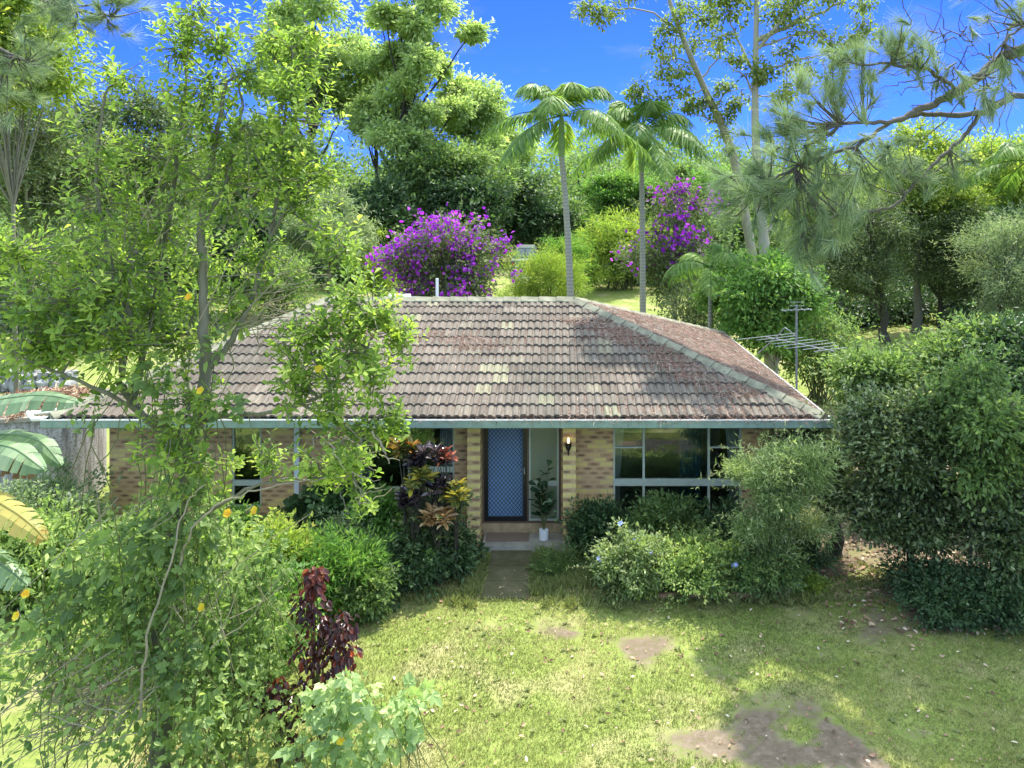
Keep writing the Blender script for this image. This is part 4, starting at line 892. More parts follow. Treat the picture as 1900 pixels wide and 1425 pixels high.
shrub('bush', 'twiggy dark bush on the lawn just past the right roof slope', 'bush', 1285, 520, 0, 110, 27, 'olive', 'dia', .12, 6000, k=6, sub=.35, sh=3)
shrub('bush', 'leafy green bush behind the antenna mast', 'bush', 1520, 560, 0, 150, 25, 'forest', 'dia', .12, 9000, k=7, sub=.35, sh=2)
shrub('bush', 'sunlit bush on the lawn behind the left roof slope', 'bush', 520, 470, 0, 130, 38, 'forest', 'dia', .15, 7000, k=6, sub=.4, sh=2)
# purple flowering trees
def purple(label, tx, bbox, D, n, nfl, top=.25):
    e, SC = tree('purple_flowering_tree', label, 'flowering tree', tx, bbox, D, 'olive', 'dia', .16, n, 20, .12, 'bark_grey', .45, .1, 16, clr=(.28, .42))
    fl = MB(); z = SC[:, 2]; zr = (z-z.min())/(z.max()-z.min()); cx = gx((bbox[0]+bbox[2])/2, D)
    front = (SC[:, 1] < D+.6); pr = np.clip(top+.9*zr, 0, 1)*np.where(front, 1, .45); idx = np.where(rng.rand(len(SC)) < pr)[0]
    Q = SC[idx]; Q = Q+norm(Q-np.array([cx, D, z.mean()]))*.22
    Q = np.repeat(Q, nfl, 0)+rng.randn(len(Q)*nfl, 3)*.22
    P = np.repeat(Q, 5, 0); an = np.tile(np.arange(5)*1.257, len(Q)); nn = np.repeat(norm(rng.randn(len(Q), 3)+[0, -.7, .5]), 5, 0)
    a = norm(np.cross(nn, [0.1, .2, 1])); b = np.cross(nn, a); d = a*np.cos(an)[:, None]+b*np.sin(an)[:, None]
    leaves(fl, 'round', P, d, nn, .085*(.7+.6*rng.rand(len(P)))*(D/35), np.repeat(rng.rand(len(Q)), 5))
    fo = lpart(fl, 'flowers', M['purple'], e); fo['kind'] = 'stuff'; return e
purple('rounded tree covered with vivid purple flowers behind the roof ridge', 828, (688, 392, 968, 590), 34, 17000, 15, .12)
purple('purple flowering tree right of the second palm, half hidden by its trunk', 1255, (1155, 335, 1340, 575), 31, 9000, 12, -.22)

# palms
def palm(name, label, x, ytop, D, nf, Lf, tr, lean=0, shaft=1.0):
    X = gx(x, D); z0 = float(gh(X, D)); zt = gz(ytop, D); e = empty(name, (X, D, z0), label, 'palm')
    b = MB(); c = MB(); f = MB(); top = np.array([X+lean, D, zt]); pts = bez([X, D, z0], [X, D, (z0+zt)/2], top-[0, 0, shaft], 12); b.tube(pts, np.linspace(tr*1.25, tr*.85, 12), 12)
    c.tube([top-[0, 0, shaft*1.02], top-[0, 0, shaft*.7], top-[0, 0, .1], top+[0, 0, .25]], [tr*.9, tr*1.15, tr*.8, .03], 12)
    for k in range(nf):
        f = MB(); a = k*2.4+.3; el = np.clip(1.38-1.75*k/nf+.12*rng.randn(), -.4, 1.45); Lk = Lf*(.85+.3*rng.rand())
        h = np.array([cos(a), sin(a), 0]); p0 = top+[0, 0, .05]; p1 = p0+(h*cos(el)+np.array([0, 0, sin(el)]))*Lk*.62; p2 = p1+(h*.55*cos(max(el, .1))+np.array([0, 0, -.85+.2*el]))*Lk*.62
        rp = bez(p0, p1, p2, 14); f.tube(rp, np.linspace(.028, .006, 14), 5, cap=False)
        m_ = 95; t = np.linspace(.13, 1, m_); P = np.stack([np.interp(t*13, np.arange(14), rp[:, q]) for q in range(3)], -1); T_ = norm(np.gradient(P, axis=0)); side = norm(np.cross(T_, [0, 0, 1.])); upv = np.cross(side, T_)
        ll = .78*np.sin(np.clip(t*1.05, 0, 1)*pi*.86+.28)*(Lf/2.6)
        for sg in (-1, 1):
            d = side*sg*.8+T_*.55-np.array([0, 0, .75])+upv*.12+.14*rng.randn(m_, 3)
            leaves(f, 'thin', P, d, upv+.25*rng.randn(m_, 3), ll*(.9+.2*rng.rand(m_)), np.clip(.2+.5*rng.rand()+.3*rng.rand(m_), 0, 1), wscale=.42)
        lpart(f, 'frond', M['palm'], e)
    lpart(b, 'trunk', M['palm_bark'], e, True); lpart(c, 'crownshaft', M['crownshaft'], e, True)
palm('palm_tree', 'left of the two tall palms, its crown against open blue sky', 1061, 218, 26.5, 15, 3.1, .11, -.35, 1.3)
palm('palm_tree', 'right of the two tall palms, crown touching the pale tree', 1193, 244, 29.5, 16, 3.3, .105, -.05, 1.5)
palm('young_palm', 'short young palm with upright light frond beside the second purple tree', 1318, 500, 25, 9, 2.0, .08, 0, .5)
palm('young_palm', 'dark young palm at the far right edge', 1908, 300, 34, 12, 3.0, .12, 0, .8)

# pale trunked tall trees on the right, open crowns against the sky
def open_tree(label, pts, D, rad, branches, mat='ficus', bk='bark_pale', leaf=.15, per=230):
    P = [px(x, y, D+dd) for x, y, dd in pts]; X, Y, Z = P[0]; P[0][2] = z0 = float(gh(X, Y)); e = empty('pale_trunked_tree', (X, Y, z0), label, 'tree')
    t = MB(); f = MB(); path = cr_path(P, 5); r_ = np.linspace(rad, rad*.3, len(path)); t.tube(path, r_, 10, rough=.05)
    for br in branches:
        bp = [px(x, y, D+dd) for x, y, dd in br[0]]; q = cr_path(bp, 5); t.tube(wob(q, .03), np.linspace(br[1], br[1]*.25, len(q)), 7, cap=False)
        for (x, y, rp, dd) in br[2]:
            c = px(x, y, D+dd); R0 = rp*D/F; tl = [q[np.argmin(np.linalg.norm(q-c, axis=1))]]
            ns = max(5, int(rp*.32)); SCn = clumps(f, [c], [(R0, R0*.8, R0*.7)], ns, max(8, int(per/ns*rp/22)), .28, leaf, 'oval', .35, .4, .8, .25, -.9)
            t.tube(wob(bez(tl[0], (tl[0]+c)/2+[0, 0, .1], c, 5), .04), np.linspace(.035, .015, 5), 5, cap=False)
            for s_ in SCn[::2]: t.tube(wob(bez(c, (c+s_)/2+[0, 0, .05], s_, 4), .03), np.linspace(.014, .006, 4), 4, cap=False)
    lpart(t, 'trunk', M[bk], e, True); lpart(f, 'crown', M[mat], e); return e
open_tree('tall straight pale trunked tree with sparse leaves right of the palms', [(1432, 640, 0), (1424, 520, 0), (1412, 400, 0), (1402, 250, 0), (1402, 120, 0), (1405, -60, 0)], 28, .26, [
    ([(1405, 75, 0), (1470, 45, .3), (1530, 20, .6), (1620, -25, 1)], .10, [(1440, 30, 42, 0), (1490, 20, 36, .4), (1545, -5, 36, .6), (1600, 10, 24, 1)]),
    ([(1408, 90, 0), (1440, 50, -.4), (1480, 0, -.6)], .08, [(1450, 8, 34, -.4), (1485, -12, 30, -.4)]),
    ([(1402, 150, 0), (1370, 70, .5), (1345, 10, .8)], .07, [(1350, 20, 40, .5), (1375, -8, 34, .3), (1330, -10, 30, .6), (1335, 70, 24, .5)]),
    ([(1402, 90, 0), (1430, 80, 0), (1505, 60, 0), (1560, 90, 0)], .06, [(1500, 62, 32, 0), (1540, 70, 26, 0), (1575, 78, 22, 0), (1610, 40, 20, 0)]),
    ([(1402, 130, 0), (1450, 120, .3), (1510, 105, .3), (1600, 100, .3)], .05, [(1600, 70, 26, .3), (1465, 122, 18, .3), (1560, 112, 20, .3)]),
    ([(1400, 175, 0), (1380, 140, -.4), (1350, 120, -.5)], .05, [(1400, 130, 26, -.3), (1370, 110, 24, -.3), (1420, 140, 24, -.2), (1450, 180, 22, 0)]),
    ([(1418, 450, 0), (1432, 410, 0), (1450, 350, .2), (1460, 240, .3), (1458, 100, .3)], .07, [(1455, 170, 22, .3), (1460, 90, 20, .3)]),
    ([(1455, 120, .3), (1490, 108, .3), (1530, 108, .3)], .05, [(1530, 150, 22, .3), (1500, 130, 18, .3)])])
open_tree('leaning pale trunked tree crossing behind the straight one', [(1420, 640, 3), (1400, 500, 3), (1365, 310, 2.5), (1340, 235, 2), (1305, 160, 2), (1275, 90, 1.5), (1245, 10, 1.5), (1230, -50, 1)], 29, .22, [
    ([(1262, 60, 1.5), (1200, 20, 1), (1120, 15, .5), (1085, 5, 0)], .05, [(1085, 15, 30, 0), (1115, 28, 26, 0), (1145, 20, 20, .3), (1170, -10, 22, .5)]),
    ([(1290, 120, 2), (1255, 110, 1.6), (1225, 120, 1.2)], .05, [(1225, 95, 30, 1.2), (1240, 60, 28, 1.2), (1230, 130, 26, 1.2), (1265, 130, 22, 1.2), (1255, 30, 26, 1.2)]),
    ([(1310, 165, 2), (1270, 180, 1.6), (1215, 190, 1.2)], .045, [(1225, 180, 24, 1), (1265, 165, 24, 1), (1190, 165, 22, 1), (1170, 178, 20, 1)]),
    ([(1300, 150, 2), (1330, 110, 2), (1340, 60, 2)], .05, [(1300, 40, 34, 2), (1285, 75, 30, 2), (1330, 90, 24, 2), (1275, 15, 30, 1.8)]),
    ([(1325, 200, 2), (1350, 170, 2), (1385, 165, 2)], .045, [(1345, 160, 28, 2), (1310, 190, 26, 2), (1375, 185, 24, 2), (1335, 215, 24, 2), (1290, 200, 22, 2)]),
    ([(1335, 230, 2), (1300, 215, 2), (1262, 215, 2)], .04, [(1275, 195, 20, 2), (1365, 200, 18, 2), (1350, 245, 20, 2)])])

# tree-shrub with light citrus leaves beside the antenna, feathery tree by the corner
tree('light_leaved_tree', 'light green leafy small tree between the roof corner and antenna', 'tree', 1440, (1325, 478, 1520, 665), 24, 'bright', 'oval', .13, 22000, 15, .10, 'bark_pale', .42, .5, 14, splits=2)
tree('light_leaved_tree', 'thin sapling with arching leaves left of the pale trunk', 'tree', 1345, (1290, 480, 1420, 600), 25.5, 'bright', 'dia', .11, 7000, 9, .06, 'bark_grey', .35, .2, 12)
def feathery(label, tx, bbox, D, n, mat='grey', trunk=.06, name='feathery_shrub', splits=3, size=.085, ncl=18, zbase=0):
    return tree(name, label, 'shrub', tx, bbox, D, mat, 'thin', size, n, ncl, trunk, 'bark_dark', .22, .15, 18, clr=(.16, .27), zbase=zbase, shell=.2, flat=.55, splits=splits, sh=4.5)
feathery('pale feathery bottlebrush shrub overlapping the right window and corner', 1440, (1355, 805, 1550, 1065), 12.75, 20000, 'silver', .04, ncl=15)
feathery('soft green feathery tree with twin dark trunks at the right house corner', 1545, (1462, 770, 1600, 960), 14.4, 22000, 'olive', .13, 'feathery_tree', 2, .10)
tree('dark_bush', 'large dark glossy bush filling the right side of the garden', 'bush', 1690, (1575, 700, 1770, 1085), 13.2, 'glossy', 'oval', .08, 36000, 22, .07, 'bark_dark', .30, .15, 18, zbase=0, clr=(.16, .28), splits=3, sh=2.2)
tree('dark_bush', 'grey green glossy bush at the far right edge', 'bush', 1860, (1745, 715, 2010, 1100), 12.6, 'glossy', 'oval', .075, 38000, 24, .07, 'bark_dark', .30, .15, 18, zbase=0, clr=(.16, .28), splits=3, sh=2.2)
tree('green_bush', 'mid green leafy shrub in the middle of the dark right bushes', 'bush', 1800, (1710, 680, 1930, 920), 12.35, 'forest', 'dia', .10, 9000, 16, .025, 'bark_dark', .26, .45, 10, zbase=0, clr=(.16, .28), shell=.2, sh=4)
tree('green_bush', 'light green shrub behind the right eave below the antenna', 'bush', 1610, (1540, 640, 1700, 780), 17, 'forest', 'dia', .12, 13000, 12, .07, 'bark_dark', .35, .1, 14, zbase=0)
tree('green_bush', 'green shrub catching sun at the right middle above the dark bushes', 'bush', 1790, (1690, 610, 1900, 740), 17, 'forest', 'dia', .12, 16000, 12, .07, 'bark_dark', .35, .1, 14, zbase=0)
tree('green_bush', 'silvery leaved shrub top at the extreme right', 'bush', 1890, (1800, 600, 1990, 780), 16, 'dark', 'dia', .12, 14000, 12, .07, 'bark_dark', .35, .1, 14, zbase=0)
shrub('low_bush', 'low dark ground bush under the dark right shrubs', 'bush', 1740, 1065, 0, 200, 12.2, 'dark', 'oval', .06, 11000, k=7, sub=.14)
shrub('low_bush', 'small dark bush at the base of the right edge shrubs', 'bush', 1870, 1065, 0, 170, 11.95, 'dark', 'oval', .06, 9000, k=6, sub=.14)

# pine overhanging from the right
pe = empty('pine_tree', (10.2, 12.0, 0), 'big pine whose rough limbs reach in from the right edge', 'pine tree'); t = MB(); f = MB()
t.tube(wob(bez([10.2, 12.0, 0], [10.1, 12, 6], [9.6, 12.3, 13], 12), .05), np.linspace(.34, .16, 12), 12, rough=.12)
def tuft(P, d, n=60, Ls=.30):
    n = int(n*1.8)
    P = np.asarray(P); k = n; base = P+norm(d)*(-.16*rng.rand(k, 1)); dd = norm(d)+rng.randn(k, 3)*.42+[0, 0, -.10]
    leaves(f, 'needle', base, dd, rng.randn(k, 3), Ls*(.75+.4*rng.rand(k)), np.clip(.5+.2*rng.randn()+.2*rng.randn(k), 0, 1), wscale=.75)
def pine_limb(pts, r0, r1, tufts, mat_n=60):
    P = [px(x, y, D) for x, y, D in pts]; q = cr_path(P, 7); t.tube(wob(q, .012), np.linspace(r0, r1, len(q)), 8, rough=.18)
    for (x, y, dx, dy, D, sp, cnt) in tufts:
        c = px(x, y, D); j = q[np.argmin(np.linalg.norm(q-c, axis=1))]
        for i in range(int(cnt*1.7)):
            tip = c+rng.randn(3)*sp*[1, 1, .8]; d = np.array([dx+.5*rng.randn(), .5*rng.randn(), -dy+.4*rng.randn()])
            t.tube(wob(bez(j, (j+tip)/2+[0, 0, -.08], tip, 5), .015), np.linspace(.014, .005, 5), 4, cap=False); tuft(tip, d, mat_n)
pine_limb([(2330, 40, 12), (2060, 55, 11.6), (1900, 90, 11), (1830, 130, 11), (1760, 180, 10.9), (1700, 205, 10.8), (1655, 225, 10.7), (1560, 230, 10.6)], .11, .022, [
    (1500, 245, -.6, -.3, 10.6, .22, 7), (1450, 235, -.3, -.9, 10.5, .20, 5), (1560, 190, -.3, -1, 10.6, .22, 6), (1600, 150, -.2, -1, 10.6, .2, 6), (1520, 165, -.2, -1, 10.5, .15, 3), (1480, 155, -.1, -1, 10.5, .1, 2), (1440, 215, -.6, -.6, 10.4, .18, 4)])
pine_limb([(2330, 40, 12), (2080, 150, 11.8), (1900, 175, 11.5), (1820, 210, 11.4), (1720, 212, 11.2), (1660, 222, 11), (1600, 265, 10.9), (1500, 300, 10.7), (1410, 345, 10.6)], .062, .014, [
    (1420, 320, -.6, .2, 10.6, .28, 9), (1480, 310, -.3, .5, 10.7, .28, 9), (1380, 355, -.9, .2, 10.5, .25, 8), (1450, 380, -.4, .5, 10.6, .28, 9), (1540, 330, -.2, .6, 10.8, .26, 7), (1600, 330, 0, .8, 10.9, .25, 6), (1520, 410, -.2, .8, 10.7, .25, 8), (1360, 330, -1, 0, 10.5, .15, 4)])
pine_limb([(1820, 210, 11.4), (1790, 250, 11.3), (1740, 300, 11.1), (1690, 350, 11), (1650, 385, 10.9), (1560, 400, 10.8), (1490, 430, 10.7)], .035, .012, [
    (1560, 380, -.3, .5, 10.8, .25, 6), (1500, 450, -.5, .6, 10.7, .22, 6), (1620, 300, 0, -.3, 10.9, .22, 4), (1730, 330, .1, -.6, 11, .25, 4), (1790, 310, .2, .1, 11.1, .2, 3), (1660, 270, -.1, .4, 10.9, .25, 5)])
pine_limb([(1780, 170, 10.9), (1720, 130, 10.7), (1660, 118, 10.6), (1600, 120, 10.5), (1560, 115, 10.5)], .03, .01, [
    (1560, 105, -.6, -.6, 10.5, .12, 3), (1650, 100, -.1, -1, 10.6, .18, 5), (1710, 105, 0, -1, 10.7, .2, 5), (1740, 140, .1, -.6, 10.8, .18, 4), (1665, 75, -.2, -1, 10.6, .14, 3)])
pine_limb([(2060, 55, 11.6), (1960, 20, 11), (1880, 60, 10.6), (1830, 130, 10.4), (1826, 190, 10.3)], .025, .008, [(1880, 20, 0, -.4, 10.7, .3, 8), (1850, 150, 0, .8, 10.4, .2, 4), (1890, 110, .3, .6, 10.6, .25, 5), (1830, 185, 0, 1, 10.3, .12, 3)])
# bare hanging twigs
for k in range(46):
    j = px(1700+190*rng.rand(), 60+150*rng.rand(), 11); d = np.array([-.5*rng.rand()+.2*rng.randn(), .3*rng.randn(), .4*rng.randn()-.1])
    q = wob(bez(j, j+d*.5+[0, 0, .2*rng.randn()], j+d*(1+.8*rng.rand()), 7), .04); t.tube(q, np.linspace(.012, .004, 7), 4, cap=False)
# upper crown, outside the picture, shading the right part of the lawn
SH = []
for (x, y, r_) in [(1410,1165,.6),(1500,1205,.7),(1600,1245,.6),(1650,1150,.9),(1750,1180,.8),(1850,1190,.8),(1720,1250,.6),(1640,1300,.55),(1480,1300,.4),(1345,1235,.35),(1400,1330,.4),(1800,1300,.7),(1860,1360,.8),(1720,1370,.5),(1580,1385,.5),(1450,1400,.35),(1530,1150,.6),(1900,1270,.8),(1880,1430,.7)]:
    D = gD(y); g0 = np.array([gx(x, D), D, 0]); h_ = (7.6+.2586*D)/.876; SH.append((g0+np.array([.30, .48, 1])*h_, r_))
n0 = len(SH)
for (x, y, r_) in [(1150,640,.5),(1210,655,.5),(1270,680,.45),(1130,615,.35),(1320,705,.35),(1400,700,.4)]:
    q_ = min(1, max(0, (775-y)/218.)); D = 14+4.4*q_**1.15; g0 = px(x, y, D); SH.append((g0+np.array([.30, .48, 1])*9.5, r_))
C = np.array([a for a, b in SH]); Rr_ = np.array([(b, b, b*.6) for a, b in SH])
clumps(f, C[:n0], Rr_[:n0]*.52, 7, 170, .12, .28, 'needle', .1, .4, .6, .3, -.9, 7.0); clumps(f, C[n0:], Rr_[n0:]*1.35, 9, 150, .22, .30, 'needle', .1, .4, .6, .1, -.9, 8.0)
for c in C: t.tube(wob(bez([9.7, 12.2, 10.5], (np.array([9.7, 12.2, 12.5])+c)/2, c, 7), .06), np.linspace(.07, .02, 7), 6)
lpart(t, 'trunk', M['bark_pine'], pe, True); lpart(f, 'needles', M['needle'], pe)
# second pine reaching in at the top left
pe = empty('pine_tree', (-13.2, 13.5, 0), 'pine with thin needled branches at the top left corner', 'pine tree'); t = MB(); f = MB()
t.tube(wob(bez([-13.2, 13.5, 0], [-13.2, 13.5, 6], [-13, 13.5, 13], 12), .05), np.linspace(.3, .15, 12), 10, rough=.1)
pine_limb([(-260, -60, 13.4), (-60, -30, 13.2), (60, -5, 13), (130, 15, 12.8), (205, 30, 12.7)], .06, .012, [(225, 10, 1, -.5, 12.7, .14, 5), (190, 45, .8, .4, 12.7, .16, 5), (140, 30, .3, .6, 12.8, .2, 5), (90, 10, .2, -.5, 12.9, .25, 6), (130, -10, .4, -.8, 12.8, .25, 6)])
pine_limb([(-260, 60, 13.4), (-60, 70, 13.2), (40, 110, 13), (100, 130, 13)], .05, .012, [(20, 130, .2, .4, 13, .3, 8), (60, 90, .5, -.2, 13, .3, 7), (-20, 170, .3, .5, 13, .3, 8)])
lpart(t, 'trunk', M['bark_pine'], pe, True); lpart(f, 'needles', M['needle'], pe)

# ------------------------------------------------------------------ the near tree on the left
he = empty('broad_leaved_tree', (gx(298, 8.6), 8.6, 0), 'near bright green tree with lichen grey trunk covering the left of the house', 'tree')
t = MB(); f = MB(); dead = MB()
def limb(pts, r0, r1, n=7, mb=t):
    q = cr_path([px(x, y, D) if D > 0 else np.array([x, y, -D]) for x, y, D in pts], n); mb.tube(wob(q, .01), np.linspace(r0, r1, len(q)), 9, rough=.15); return q
b0 = [he.location.x, he.location.y, 0]
tr_ = cr_path([b0, px(300, 1300, 8.6), px(302, 1150, 8.6), px(325, 1000, 8.6), px(345, 880, 8.6), px(368, 780, 8.6), px(382, 690, 8.7), px(380, 600, 8.7), px(375, 500, 8.8), px(378, 380, 8.8), px(400, 260, 8.9), px(420, 150, 9)], 6)
t.tube(wob(tr_, .012), np.linspace(.115, .02, len(tr_)), 10, rough=.2)
HL = [ # branch polyline, thickness, blobs (x, y, radius px, depth, rosettes)
 ([(345, 880, 8.6), (300, 800, 8.5), (245, 750, 8.4), (225, 690, 8.4), (240, 600, 8.4), (200, 470, 8.5), (180, 340, 8.6), (190, 200, 8.7)], .05, [(220, 640, 85, 8.3, 26), (150, 560, 90, 8.3, 30), (60, 560, 90, 8.2, 30), (230, 500, 90, 8.5, 30), (190, 380, 80, 8.6, 22), (190, 270, 60, 8.7, 15), (215, 140, 45, 8.8, 10), (110, 640, 60, 8.2, 14), (30, 470, 80, 8.3, 20)]),
 ([(300, 800, 8.5), (200, 730, 8.2), (100, 690, 8.0), (20, 650, 7.9)], .028, [(60, 630, 60, 8, 14), (160, 620, 50, 8.1, 12)]),
 ([(245, 750, 8.4), (270, 640, 8.7), (300, 500, 8.9), (320, 350, 9), (340, 200, 9.1), (350, 60, 9.2)], .04, [(300, 430, 90, 8.9, 28), (320, 300, 85, 9, 26), (350, 190, 65, 9.1, 18), (340, 90, 60, 9.2, 18), (360, 20, 55, 9.2, 16), (290, 560, 70, 8.8, 18), (330, 640, 55, 8.8, 12)]),
 ([(382, 690, 8.7), (430, 630, 8.8), (470, 540, 8.9), (500, 440, 9), (520, 330, 9.1), (530, 200, 9.1), (540, 90, 9.1)], .04, [(480, 470, 60, 9, 14), (500, 330, 80, 9.1, 22), (530, 220, 75, 9.1, 22), (560, 120, 60, 9.2, 17), (500, 70, 55, 9.2, 13), (440, 560, 50, 8.8, 8), (575, 60, 40, 9.3, 8), (540, 180, 55, 9, 13)]),
 ([(378, 420, 8.8), (420, 330, 8.9), (450, 200, 9), (420, 100, 9.1)], .028, [(430, 250, 80, 9, 24), (400, 160, 70, 9, 20), (420, 340, 80, 8.9, 20), (400, 70, 45, 9.1, 12), (455, 130, 50, 9.1, 12)]),
 ([(368, 780, 8.6), (450, 770, 8.4), (560, 750, 8.2), (650, 690, 8.1), (700, 610, 8.1)], .030, [(560, 690, 70, 8.2, 20), (650, 650, 75, 8.1, 24), (690, 580, 60, 8.1, 17), (600, 600, 62, 8.2, 17), (745, 615, 42, 8.1, 11), (650, 545, 42, 8.2, 9), (560, 620, 48, 8.3, 10), (695, 700, 45, 8, 9), (615, 740, 48, 8.1, 10)]),
 ([(560, 750, 8.2), (650, 790, 8.1), (720, 765, 8.0)], .018, [(735, 765, 30, 8, 7), (650, 800, 38, 8, 7), (700, 790, 30, 8, 5)]),
 ([(500, 440, 9), (560, 350, 9), (620, 310, 9)], .02, [(600, 320, 42, 9, 10), (560, 380, 42, 9, 9), (640, 460, 42, 8.8, 9), (610, 430, 42, 8.9, 8), (555, 300, 40, 9, 9)]),
 ([(325, 1000, 8.6), (400, 940, 8.4), (480, 900, 8.3), (600, 885, 8.2), (680, 860, 8.1)], .025, [(500, 850, 50, 8.3, 9), (590, 860, 48, 8.2, 11), (660, 850, 42, 8.1, 11), (670, 920, 26, 8.1, 4)]),
 ([(345, 880, 8.6), (330, 820, 8.3), (340, 760, 8.2)], .02, [(320, 800, 65, 8.2, 14), (370, 860, 55, 8.3, 11), (360, 740, 55, 8.3, 11)]),
 ([(368, 780, 8.6), (350, 700, 9.2), (360, 560, 9.6), (390, 440, 9.8)], .025, [(400, 470, 62, 9.8, 13), (350, 560, 60, 9.6, 10)]),
]
def rosette(mb, tip, d, n=9, s=.105, tpl='obov', tone=None):
    d = norm(np.asarray(d, float)); a = norm(np.cross(d, [.3, .2, 1.])); b = np.cross(d, a); an = np.arange(n)*2.4+rng.rand()*6; h = np.linspace(0, 1, n)
    P = tip-d*(.20*h)[:, None]; dd = d*(.75-.5*h)[:, None]+a*np.cos(an)[:, None]+b*np.sin(an)[:, None]+.15*rng.randn(n, 3); nm = d*1.0+np.array([0, 0, .7])+.25*rng.randn(n, 3)
    tn = rng.rand() if tone is None else tone
    leaves(mb, tpl, P, dd, nm, s*(.55+.8*rng.rand(n)), np.clip(.55*tn+.45*rng.rand(n), 0, 1))
for pts, r0, blobs in HL:
    q = limb(pts, r0, r0*.3)
    for (x, y, rp, D, cnt) in blobs:
        c = px(x, y, D); Rb = rp*D/F; j = q[np.argmin(np.linalg.norm(q-c, axis=1))]; t.tube(wob(bez(j, (j+c)/2+[0, 0, -.03], c, 6), .012), np.linspace(.016, .009, 6), 6, cap=False)
        for i in range(int(cnt*2.5)):
            u = ball(1)[0]; tip = c+u*Rb*(.25+1.15*rng.rand())*[1.1, 1.2, .95]; d = u*.7+np.array([0, 0, .75])+.3*rng.randn(3); m_ = c+(tip-c)*.3
            t.tube(wob(bez(m_, (m_+tip)/2+[0, 0, -.02], tip, 4), .006), np.linspace(.006, .003, 4), 4, cap=False); rosette(f, tip, d, rng.randint(7, 14), .070+.04*rng.rand())
# bare and dead twigs
for (x, y, D, dx, dy, n_) in [(440, 560, 8.9, 1, -.3, 24), (480, 600, 8.8, 1.2, -.4, 20), (410, 640, 8.7, .5, -1, 18), (600, 800, 8.1, .8, .5, 18), (640, 880, 8.1, 1, .2, 14), (420, 400, 9, .2, -1, 18), (260, 440, 8.6, .1, -1, 14), (330, 930, 8.4, -.4, .8, 24), (250, 1250, 8.3, -1, .6, 70), (180, 1330, 8.2, -1, .5, 60), (350, 1150, 8.4, .4, -.8, 24), (120, 1200, 8.3, -.8, .8, 30)]:
    for i in range(n_):
        j = px(x+40*rng.randn(), y+30*rng.randn(), D+.2*rng.randn()); d = np.array([dx+.5*rng.randn(), .5*rng.randn(), -dy+.5*rng.randn()])*(.35+.4*rng.rand())*(.45 if x > 590 else 1)
        dead.tube(wob(bez(j, j+d*.5+[0, 0, .08*rng.randn()], j+d, 6), .012), np.linspace(.006, .0025, 6), 4, cap=False)
for pts in [[(260, 1330, 8.0), (270, 1200, 7.9), (310, 1060, 7.9), (345, 940, 8), (380, 900, 8)], [(330, 1060, 8.1), (360, 980, 8), (420, 930, 8), (520, 900, 8), (640, 885, 8)], [(690, 800, 7.9), (712, 830, 7.9), (722, 860, 7.9)]]:
    limb(pts, .014, .006, mb=dead)
lpart(t, 'trunk', M['bark_grey'], he, True); lpart(f, 'crown', M['hero'], he); lpart(dead, 'dead_twigs', M['twig'], he, True)

# vine thicket climbing around the trunk
def vine(name, label, blobs, mat, tpl, size, flowers=(), per=1.0, cat='vine', base=None):
    x, y, rp, D, n_ = blobs[0]; e = empty(name, (gx(x, D), D, 0) if base is None else base, label, cat); sm = MB(); fm = MB()
    for (x, y, rp, D, n_) in blobs:
        c = px(x, y, D); Rb = rp*D/F; n_ = int(n_*per); u = ball(n_); P = c+u*(Rb*rng.rand(n_, 1)**.4)*[1, .8, 1]
        d = rng.randn(n_, 3)*.8+[0, -.3, -.35]+u*.3; nm = np.array([0, -.45, .85])+.5*rng.randn(n_, 3)
        leaves(fm, tpl, P, d, nm, size*(.45+1.15*rng.rand(n_)**1.5), np.clip(.35*rng.rand()+.65*rng.rand(n_), 0, 1))
        for i in range(max(3, n_//(60 if tpl != 'lobed' else 18)) if size < .15 else 3):
            a_ = P[rng.randint(n_)]; g_ = np.array([a_[0]+.3*rng.randn(), a_[1]+.2*rng.randn(), max(0, a_[2]-1.2*rng.rand()-.4)]); sm.tube(wob(bez(g_, (g_+a_)/2+.1*rng.randn(3), a_, 6), .02), .0055, 4, cap=False)
    lpart(sm, 'stem', M['stem'], e); lpart(fm, 'foliage', M[mat], e)
    for (x, y, D) in flowers:
        fl = MB(); c = px(x, y, D); nn = norm(np.array([.4*rng.randn(), -1, .6])); a = norm(np.cross(nn, [.1, .2, 1])); b = np.cross(nn, a); an = np.arange(5)*1.257+rng.rand()
        leaves(fl, 'round', np.repeat(c[None], 5, 0)-nn*.01, a*np.cos(an)[:, None]+b*np.sin(an)[:, None]+nn*.55, np.tile(nn, (5, 1)), .052); lpart(fl, 'flower', M['gold'], e)
    return e
vine('flowering_vine', 'tangled green vine with yellow trumpet flowers around the lower trunk', [(330, 1000, 110, 8.5, 420), (250, 1050, 110, 8.4, 420), (400, 1010, 90, 8.6, 340), (180, 1130, 120, 8.3, 430), (300, 1170, 110, 8.5, 430), (90, 1210, 110, 8.2, 350), (220, 1280, 120, 8.2, 380), (370, 1290, 110, 8.5, 420), (330, 900, 70, 8.5, 200), (60, 1330, 100, 8.1, 150), (300, 1400, 120, 8.2, 320), (160, 1030, 70, 8.6, 130), (395, 640, 32, 8.5, 40), (250, 720, 40, 8.3, 50), (160, 770, 36, 8.2, 30), (300, 690, 36, 8.2, 40)], 'vine', 'oval', .085,
     [(372, 725, 8.2), (350, 551, 8.3), (472, 947, 8.1), (422, 952, 8.1), (592, 685, 7.9), (48, 1102, 8), (30, 1143, 8), (374, 1127, 8.2), (632, 1374, 8.0)], 1.35, base=(gx(285, 8.4), 8.4, 0))
